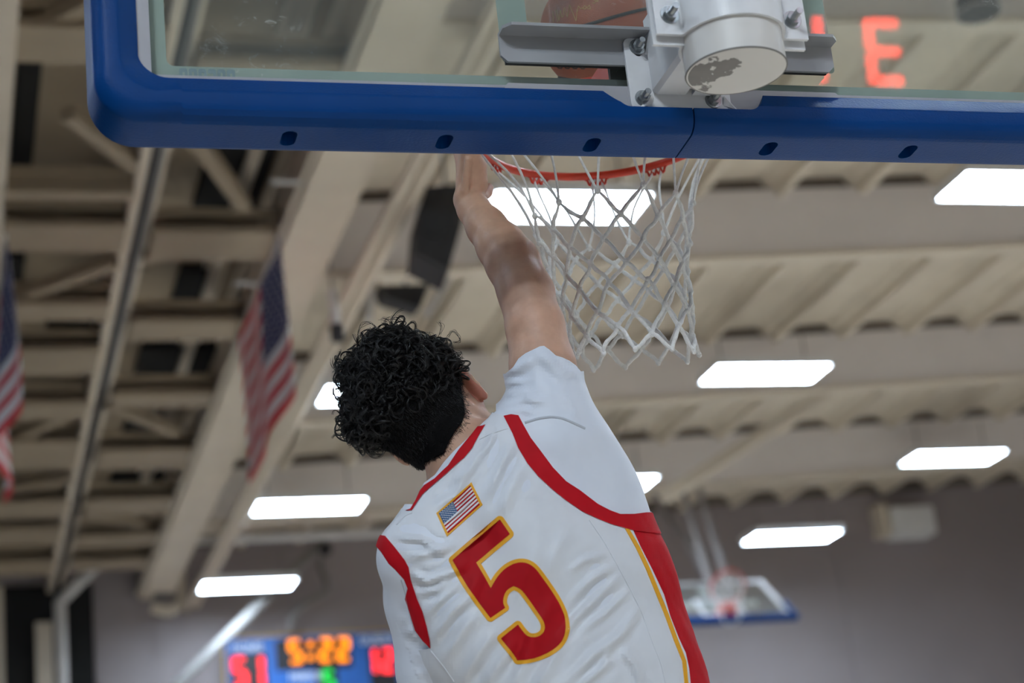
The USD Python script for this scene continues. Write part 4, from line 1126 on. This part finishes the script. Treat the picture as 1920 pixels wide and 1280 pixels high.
# long loose curls on the outline
for px_ in ([(700, 648), (676, 640), (672, 620), (680, 606), (698, 607), (712, 632), (716, 650)], [(712, 660), (690, 660), (664, 660), (652, 672), (647, 682)], [(738, 640), (722, 610), (735, 598), (752, 606), (758, 622)], [(850, 640), (862, 640), (858, 628), (846, 622), (838, 632)], [(866, 672), (864, 668), (862, 664), (863, 660)], [(668, 750), (650, 745), (644, 735), (650, 722), (665, 716)], [(690, 828), (678, 838), (676, 825)], [(822, 632), (826, 612), (822, 602)]):
    for j in range(5):
        off_ = hrng.normal(0, 2.2, (len(px_), 2)); c_ = np.array(px_) + off_
        t = np.linspace(0, len(c_) - 1, 22); cc = np.stack([ndimage.map_coordinates(c_[:, i], [t], order=3, mode='nearest') for i in (0, 1)], 1)
        pts_all.append(np.array([to_world(J(x, y, .33)) for x, y in cc])); cnts.append(22); wid.append(np.full(22, .0005))
bc = UsdGeom.BasisCurves.Define(stage, pth(hair) + '/curls')
bc.CreateTypeAttr('cubic'); bc.CreateBasisAttr('catmullRom'); bc.CreateWrapAttr('pinned')
bc.CreatePointsAttr(Vt.Vec3fArray.FromNumpy(np.vstack(pts_all).astype(np.float32))); bc.CreateCurveVertexCountsAttr(Vt.IntArray(cnts))
bc.CreateWidthsAttr(Vt.FloatArray.FromNumpy(np.concatenate(wid).astype(np.float32))); bc.SetWidthsInterpolation('vertex')
UsdShade.MaterialBindingAPI.Apply(bc.GetPrim()).Bind(M['hair_strand']); tag(bc, kind='stuff')

# ================================================================ BEHIND THE PLAYER
# flags hung under the girders, in the plane along the hall
def flag(label, x, y0, y1, zt, zb, amp):
    t = thing('hanging_flag', label, 'flag', group=None)
    L, Hh = y1 - y0, zt - zb
    def P(s, v): return np.array([x + amp * math.sin(s * 7 + v * 2.2) * (.3 + .7 * v) + .012 * math.sin(s * 13 + v), y0 + s * L + .04 * v * math.sin(s * 5), zt - v * Hh - .05 * math.sin(s * 3.1) * v])
    def patch(s0, s1, v0, v1, off=0.0, th_=.006, ns=36, nv=3):
        S, V = np.linspace(s0, s1, ns), np.linspace(v0, v1, nv); g = np.array([[P(s, v) for v in V] for s in S]).reshape(-1, 3)
        f = []
        for i in range(ns - 1):
            for j in range(nv - 1):
                a, b, c, d = i * nv + j, (i + 1) * nv + j, (i + 1) * nv + j + 1, i * nv + j + 1; f += [(a, b, c), (a, c, d)]
        f = np.array(f); n = len(g); A, B_ = g + [th_ / 2 + off, 0, 0], g - [th_ / 2 + off, 0, 0]
        ed = np.vstack([f[:, [0, 1]], f[:, [1, 2]], f[:, [2, 0]]]); ks = np.sort(ed, 1); _, inv, ct = np.unique(ks, axis=0, return_inverse=True, return_counts=True); bd = ed[ct[inv.ravel()] == 1]
        side = np.vstack([np.stack([bd[:, 0], bd[:, 0] + n, bd[:, 1] + n], 1), np.stack([bd[:, 0], bd[:, 1] + n, bd[:, 1]], 1)])
        return trimesh.Trimesh(np.vstack([A, B_]), np.vstack([f, f[:, ::-1] + n, side]), process=False)
    for i in range(13):
        obj('stripe', patch(.40 if i < 7 else 0, 1, i / 13, (i + 1) / 13), 'flag_red' if i % 2 == 0 else 'flag_white', t, smooth=40)
    obj('canton', patch(0, .40, 0, 7 / 13, nv=6), 'flag_blue', t, smooth=40)
    st = []
    for r_ in range(9):
        for c_ in range(6 if r_ % 2 == 0 else 5):
            for sg in (-1, 1):
                s = trimesh.creation.icosphere(1, .018); s.vertices *= [.2, 1, 1]; s.apply_translation(P(.40 * (c_ * 2 + 1 + r_ % 2) / 12, 7 / 13 * (r_ + .7) / 9.4) + [sg * .005, 0, 0]); st.append(s)
    tag(obj('stars', cat(*st), 'flag_white', t), kind='stuff')
    obj('flag_pole', tube([(x, y0 - .05, zt + .02), (x, y1 + .05, zt + .02)], .012, 8), 'pipe_white', t)
    for yy in (y0 + .1, y1 - .1): obj('flag_cord', tube([(x, yy, zt + .02), (x, yy, 7.80)], .005, 5), 'track_dark', t); obj('flag_bracket', beam((x - .02, yy, 7.80), (x + (.27 if x > 0 else -.05), yy, 7.80), .03, .03), 'pipe_white', t)
flag('large striped flag with blue canton hanging left of the player under the bright girder', 1.3, 11.0, 13.35, 7.27, 6.02, .035)
flag('striped flag seen almost edge on at the left picture edge', -.72, 11.0, 13.5, 7.25, 5.95, .10)

# loudspeakers hung behind the reaching arm
def hull(pts): return trimesh.convex.convex_hull(np.array(pts))
t = thing('loudspeaker', 'dark hanging loudspeaker cabinet beside the wrist of the reaching arm', 'speaker')
yA, yB = 11.0, 11.7
pp = [(800, 350), (872, 344), (866, 420), (842, 505), (776, 472), (782, 400)]
F_ = [at(x, y, yA) for x, y in pp]; obj('cabinet', hull(F_ + [p + np.array([.08, .6, .05]) for p in F_]), 'speaker_black', t)
cg = at(815, 415, yA - .02); dsc = trimesh.creation.cylinder(radius=.13, height=.03, sections=32); dsc.apply_transform(trimesh.transformations.rotation_matrix(math.pi / 2, [1, 0, 0])); dsc.apply_translation(cg); obj('woofer', dsc, 'track_dark', t)
a = at(835, 352, yA + .3); obj('hanger', tube([a, (a[0], a[1], 8.3)], .015, 6), 'track_grey', t)
t = thing('loudspeaker', 'flat black wedge shaped speaker under a pale bracket, below the dark hanging cabinet', 'speaker')
F_ = [at(x, y, 14.0) for x, y in [(712, 535), (806, 533), (788, 577), (722, 556)]]
obj('cabinet', hull(F_ + [p + np.array([.05, .5, .1]) for p in F_]), 'speaker_black', t)
obj('bracket', cat(*[beam(at(*p, 13.9), at(*q, 13.9), .07, .07) for p, q in (((698, 518), (800, 512)), ((800, 512), (842, 522)), ((842, 522), (800, 590)), ((698, 518), (690, 600)))]), 'pipe_white', t)
a = at(760, 520, 13.9); obj('hanger', tube([a, (a[0], a[1], 8.6)], .02, 6), 'track_grey', t); obj('hanger', tube([a, at(760, 540, 14.1)], .02, 6), 'track_grey', t)
t = thing('spotlight', 'small dark lamp on a pale pole left of the hair top', 'spotlight')
F_ = [at(x, y, 14.0) for x, y in [(668, 552), (682, 536), (686, 548), (676, 584), (668, 586)]]; obj('lamp_head', hull(F_ + [p + np.array([0, .2, .03]) for p in F_]), 'speaker_black', t)
obj('yoke', beam(at(676, 545, 14.1), np.array([*at(676, 545, 14.1)[:2], 7.9]), .03, .03), 'track_grey', t)
t = thing('hanging_lamp', 'pale hanging lamp on a thin rod above the head', 'lamp')
a, b = at(622, 545, 13.0), at(632, 622, 13.0)
obj('rod', tube([a, b], .045, 10), 'pipe_white', t, smooth=40); obj('lamp_head', tube([b + [0, 0, .06], b - [0, 0, .08]], .06, 12), 'track_dark', t); obj('suspension', tube([a, (a[0], a[1], 8.0)], .012, 6), 'track_grey', t)
# long pipes under the roof beams
for lab, z, p_, w_ in (('pale pipe running along the hall right of the bright girder', 7.62, (742, 420), .13), ('thin pale pipe beside the ceiling light left of the player', 7.55, (590, 670), .09)):
    d = at(p_[0], p_[1], 10) - CAM; q = CAM + d * ((z - CAM[2]) / d[2])
    o = obj('roof_pipe', tube([(q[0], YN + .1, z), (q[0], YF - .05, z)], w_ / 2, 12), 'girder_paint'); tag(o, lab, 'pipe')
for lab, p0, y0, p1, y1, w_ in (('grey slanting pole above the scoreboard', (608, 1012), 24.7, (326, 1290), 24.2, .14),):
    o = obj('brace_pole', tube([at(*p0, y0), at(*p1, y1)], w_ / 2, 12), 'track_grey'); tag(o, lab, 'pole')
    j = trimesh.creation.icosphere(2, .10); j.apply_translation(at(610, 1030, 24.5)); tag(obj('pole_joint', j, 'track_dark'), 'dark joint at the top of the slanting grey pole', 'joint')
c_ = [at(610, 1030, 24.45)] + [at(x, y, 24.9) for x, y in [(604, 1050), (600, 1060), (612, 1085), (612, 1108), (590, 1122), (566, 1135), (548, 1155), (545, 1180)]]
tag(obj('cable', tube(c_, .05, 8), 'track_grey', smooth=True), 'grey curved cable above the scoreboard', 'cable')
# tube rail across the hall near the far wall
tag(obj('rail', tube([at(330, 1015, 22.6), at(330, 1015, 22.6) + np.array([3.6, 0, .04])], .06, 10), 'pipe_white'), 'pale rail crossing under the roof above the lowest left ceiling light', 'rail')
# white downpipe with two bends by the dark opening
dp = [at(186, 985, 24.7), at(184, 1055, 24.7), at(112, 1128, 24.7), at(117, 1300, 24.7)]
tag(obj('downpipe', tube(np.array(LineString(dp).segmentize(.05).coords), .085, 14), 'pipe_white', smooth=40), 'white downpipe with two bends beside the dark opening', 'pipe')
o = thing('wall_bracket', 'beige open bracket on the far wall under the girder end', 'bracket')
obj('frame', cat(*[beam(at(*p, 25.0), at(*q, 25.0), .12, .12) for p, q in (((338, 1060), (342, 1130)), ((342, 1130), (318, 1148)), ((318, 1148), (284, 1140)))]), 'beam_paint', o)
obj('fitting', hull([at(x, y, yy) for yy in (24.9, 25.2) for x, y in [(286, 1105), (322, 1098), (324, 1120), (288, 1125)]]), 'track_grey', o)
o = thing('wall_unit', 'pale box mounted high on the far wall at the right', 'box')
obj('casing', box(13.28, 14.0, YF - .45, YF, 8.16, 8.62, bev=.03), 'lamp_housing', o); obj('bracket', box(13.1, 13.28, YF - .3, YF, 8.2, 8.7), 'beam_paint', o)
d = (np.array([5.70, 7.92, 7.76])); mm = trimesh.creation.cylinder(radius=.145, height=.12, sections=32); mm.apply_translation(d)
o = thing('ceiling_speaker', 'dark round ceiling speaker seen through the glass at the top right', 'speaker'); obj('grille', mm, 'speaker_black', o); obj('hanger', tube([d, (d[0], d[1], 8.68)], .012, 6), 'track_grey', o)
rg = tube([(d[0] + .15 * math.cos(a), d[1] + .15 * math.sin(a), d[2] - .05) for a in np.linspace(0, 2 * np.pi, 33)[:-1]], .012, 6, closed=True); obj('rim', rg, 'track_grey', o)

# folded far basket hung from the roof
Rb = np.array([8.71, 21.0, 6.61]); B_ = np.array([0, .78, .626]); Nn = np.array([0, -.626, .78])
Xv = np.array([1, 0, 0.]); O = Rb - Nn * .381 - B_ * .152      # bottom centre of the board
Tm = np.eye(4); Tm[:3, 0], Tm[:3, 1], Tm[:3, 2], Tm[:3, 3] = Xv, -Nn, B_, O
fb = thing('backboard', 'folded far basket board with blue bottom padding, hung from the roof at the right', 'backboard', mat=Tm)
obj('glass_pane', box(-.9, .9, 0, .012, .0, 1.06), 'board_glass', fb)
fr = shapely.box(-.915, -.0, .915, 1.067)
obj('border_print', plate(fr.difference(shapely.box(-.84, .07, .84, 1.0)), -.012, -.002), 'steel_white', fb)
obj('target_print', plate(shapely.box(-.305, .10, .305, .56).difference(shapely.box(-.25, .155, .25, .50)), -.012, -.002), 'steel_white', fb)
obj('edge_padding', box(-.98, .98, -.05, .06, -.07, .03, bev=.02), 'board_blue', fb)
for s in (-1, 1): obj('edge_padding', box(s * .90 if s > 0 else -.98, .98 if s > 0 else -.90, -.05, .06, .0, .38, bev=.02), 'board_blue', fb)
obj('rear_frame', cat(box(-.05, .05, .02, .1, .05, 1.0), box(-.6, .6, .02, .08, .45, .53)), 'steel_white', fb)
fr_ = obj('rim', tube([(.2366 * math.cos(a), -.381 + .2366 * math.sin(a), .152) for a in np.linspace(0, 2 * np.pi, 49)[:-1]], .012, 8, closed=True), 'rim_orange', fb, smooth=True, label='small orange ring')
obj('neck', box(-.11, .11, -.15, -.012, .02, .16, bev=.01), 'rim_red', fr_)
cds = []
for k in range(12):
    for dd in (1, -1):
        pts = []
        for s in np.linspace(0, 1, 8):
            a = 2 * np.pi * (k + dd * s * 2.5) / 12; rr = .2366 - .11 * s ** .7
            # the net hangs by gravity through the tilted ring
            wdir = np.array([0, 0, -1.0]); loc_ = np.array([wdir @ Xv, wdir @ (-Nn), wdir @ B_])
            pts.append(np.array([rr * math.cos(a), -.381 + rr * math.sin(a), .152]) + loc_ * .40 * s)
        cds.append(tube(pts, .005, 5))
n_ = thing('basketball_net', 'white net of the folded far basket', 'net', mat=Tm)
for c_ in cds: obj('cord', c_, 'cord_white', n_)
m_ = thing('basket_mast', 'beige folding mast that holds the far basket under the roof', 'mast')
top = at(1552, 736, 18.2); elb = at(1240, 935, 19.6)
obj('long_strut', beam(top, elb, .14, .14), 'beam_paint', m_)
for s in (-.12, .12): obj('drop_pole', tube([np.array([8.5 + s, 21.6, 8.9]), O + np.array([s, .12, .3])], .04, 10), 'pole_grey', m_)
obj('back_strut', beam(O + np.array([0, .3, .5]), np.array([8.6, 23.5, 9.0]), .08, .08), 'pole_grey', m_)

# scoreboard on the far wall
sb = thing('scoreboard', 'blue electronic scoreboard with red, amber and green digits low on the far wall', 'scoreboard')
sx0, sx1, st_, sb_ = 2.70, 5.21, 7.08, 5.5
Y0 = YF - .16
obj('cabinet', box(sx0, sx1, Y0, YF, sb_, st_), 'score_blue', sb)
obj('edge_frame', cat(box(sx0 - .03, sx0, Y0 - .01, YF, sb_, st_ + .03), box(sx1, sx1 + .03, Y0 - .01, YF, sb_, st_ + .03), box(sx0, sx1, Y0 - .01, YF, st_, st_ + .03)), 'score_yellow', sb, label='yellow edge')
def face(poly, m_, name, d_=.012, parent=None): return obj(name, plate(poly, Y0 - d_, Y0), m_, parent or sb)
def sbp(x, y): p = at(x, y, Y0); return p[0], p[2]
def win(x0, y0, x1, y1):
    a, b = sbp(x0, y0), sbp(x1, y1); face(shapely.box(a[0], b[1], b[0], a[1]), 'score_black', 'digit_window', .004)
win(430, 1226, 505, 1310); win(515, 1200, 662, 1250); win(690, 1212, 748, 1300); win(592, 1254, 636, 1300)
def digit(ch, x, y, hpx, wpx, m_):
    a = sbp(x, y); h = hpx / 136.5; w = wpx / 136.5
    for g in seven(ch, h, w, h * .17): obj('digit_segment', plate(shapely.affinity.translate(g, a[0], a[1] - h), Y0 - .014, Y0 - .004), m_, sb)
digit('5', 434, 1232, 58, 29, 'led_red'); digit('1', 466, 1231, 58, 29, 'led_red')
digit('5', 539, 1199, 48, 27, 'led_amber'); digit('2', 596, 1196, 48, 27, 'led_amber'); digit('2', 629, 1195, 48, 27, 'led_amber')
for yy in (1208, 1232):
    a = sbp(582, yy); face(Point(a).buffer(.045), 'led_amber', 'colon_dot')
digit('1', 680, 1217, 48, 27, 'led_red'); digit('2', 713, 1216, 48, 27, 'led_red')
digit('5', 604, 1256, 44, 24, 'led_green')
def words(txt, x, y, h):
    a = sbp(x, y); t_ = meshkit.text_mesh(txt, h, .01, bold=True); v = t_.vertices.copy(); t_.vertices = np.stack([v[:, 0] + a[0], Y0 - .002 - v[:, 2], v[:, 1] + a[1]], 1)
    obj('lettering', t_, 'score_text', sb)
words('HOME', 434, 1222, .11); words('GUEST', 672, 1208, .12); words('PERIOD', 542, 1276, .10)
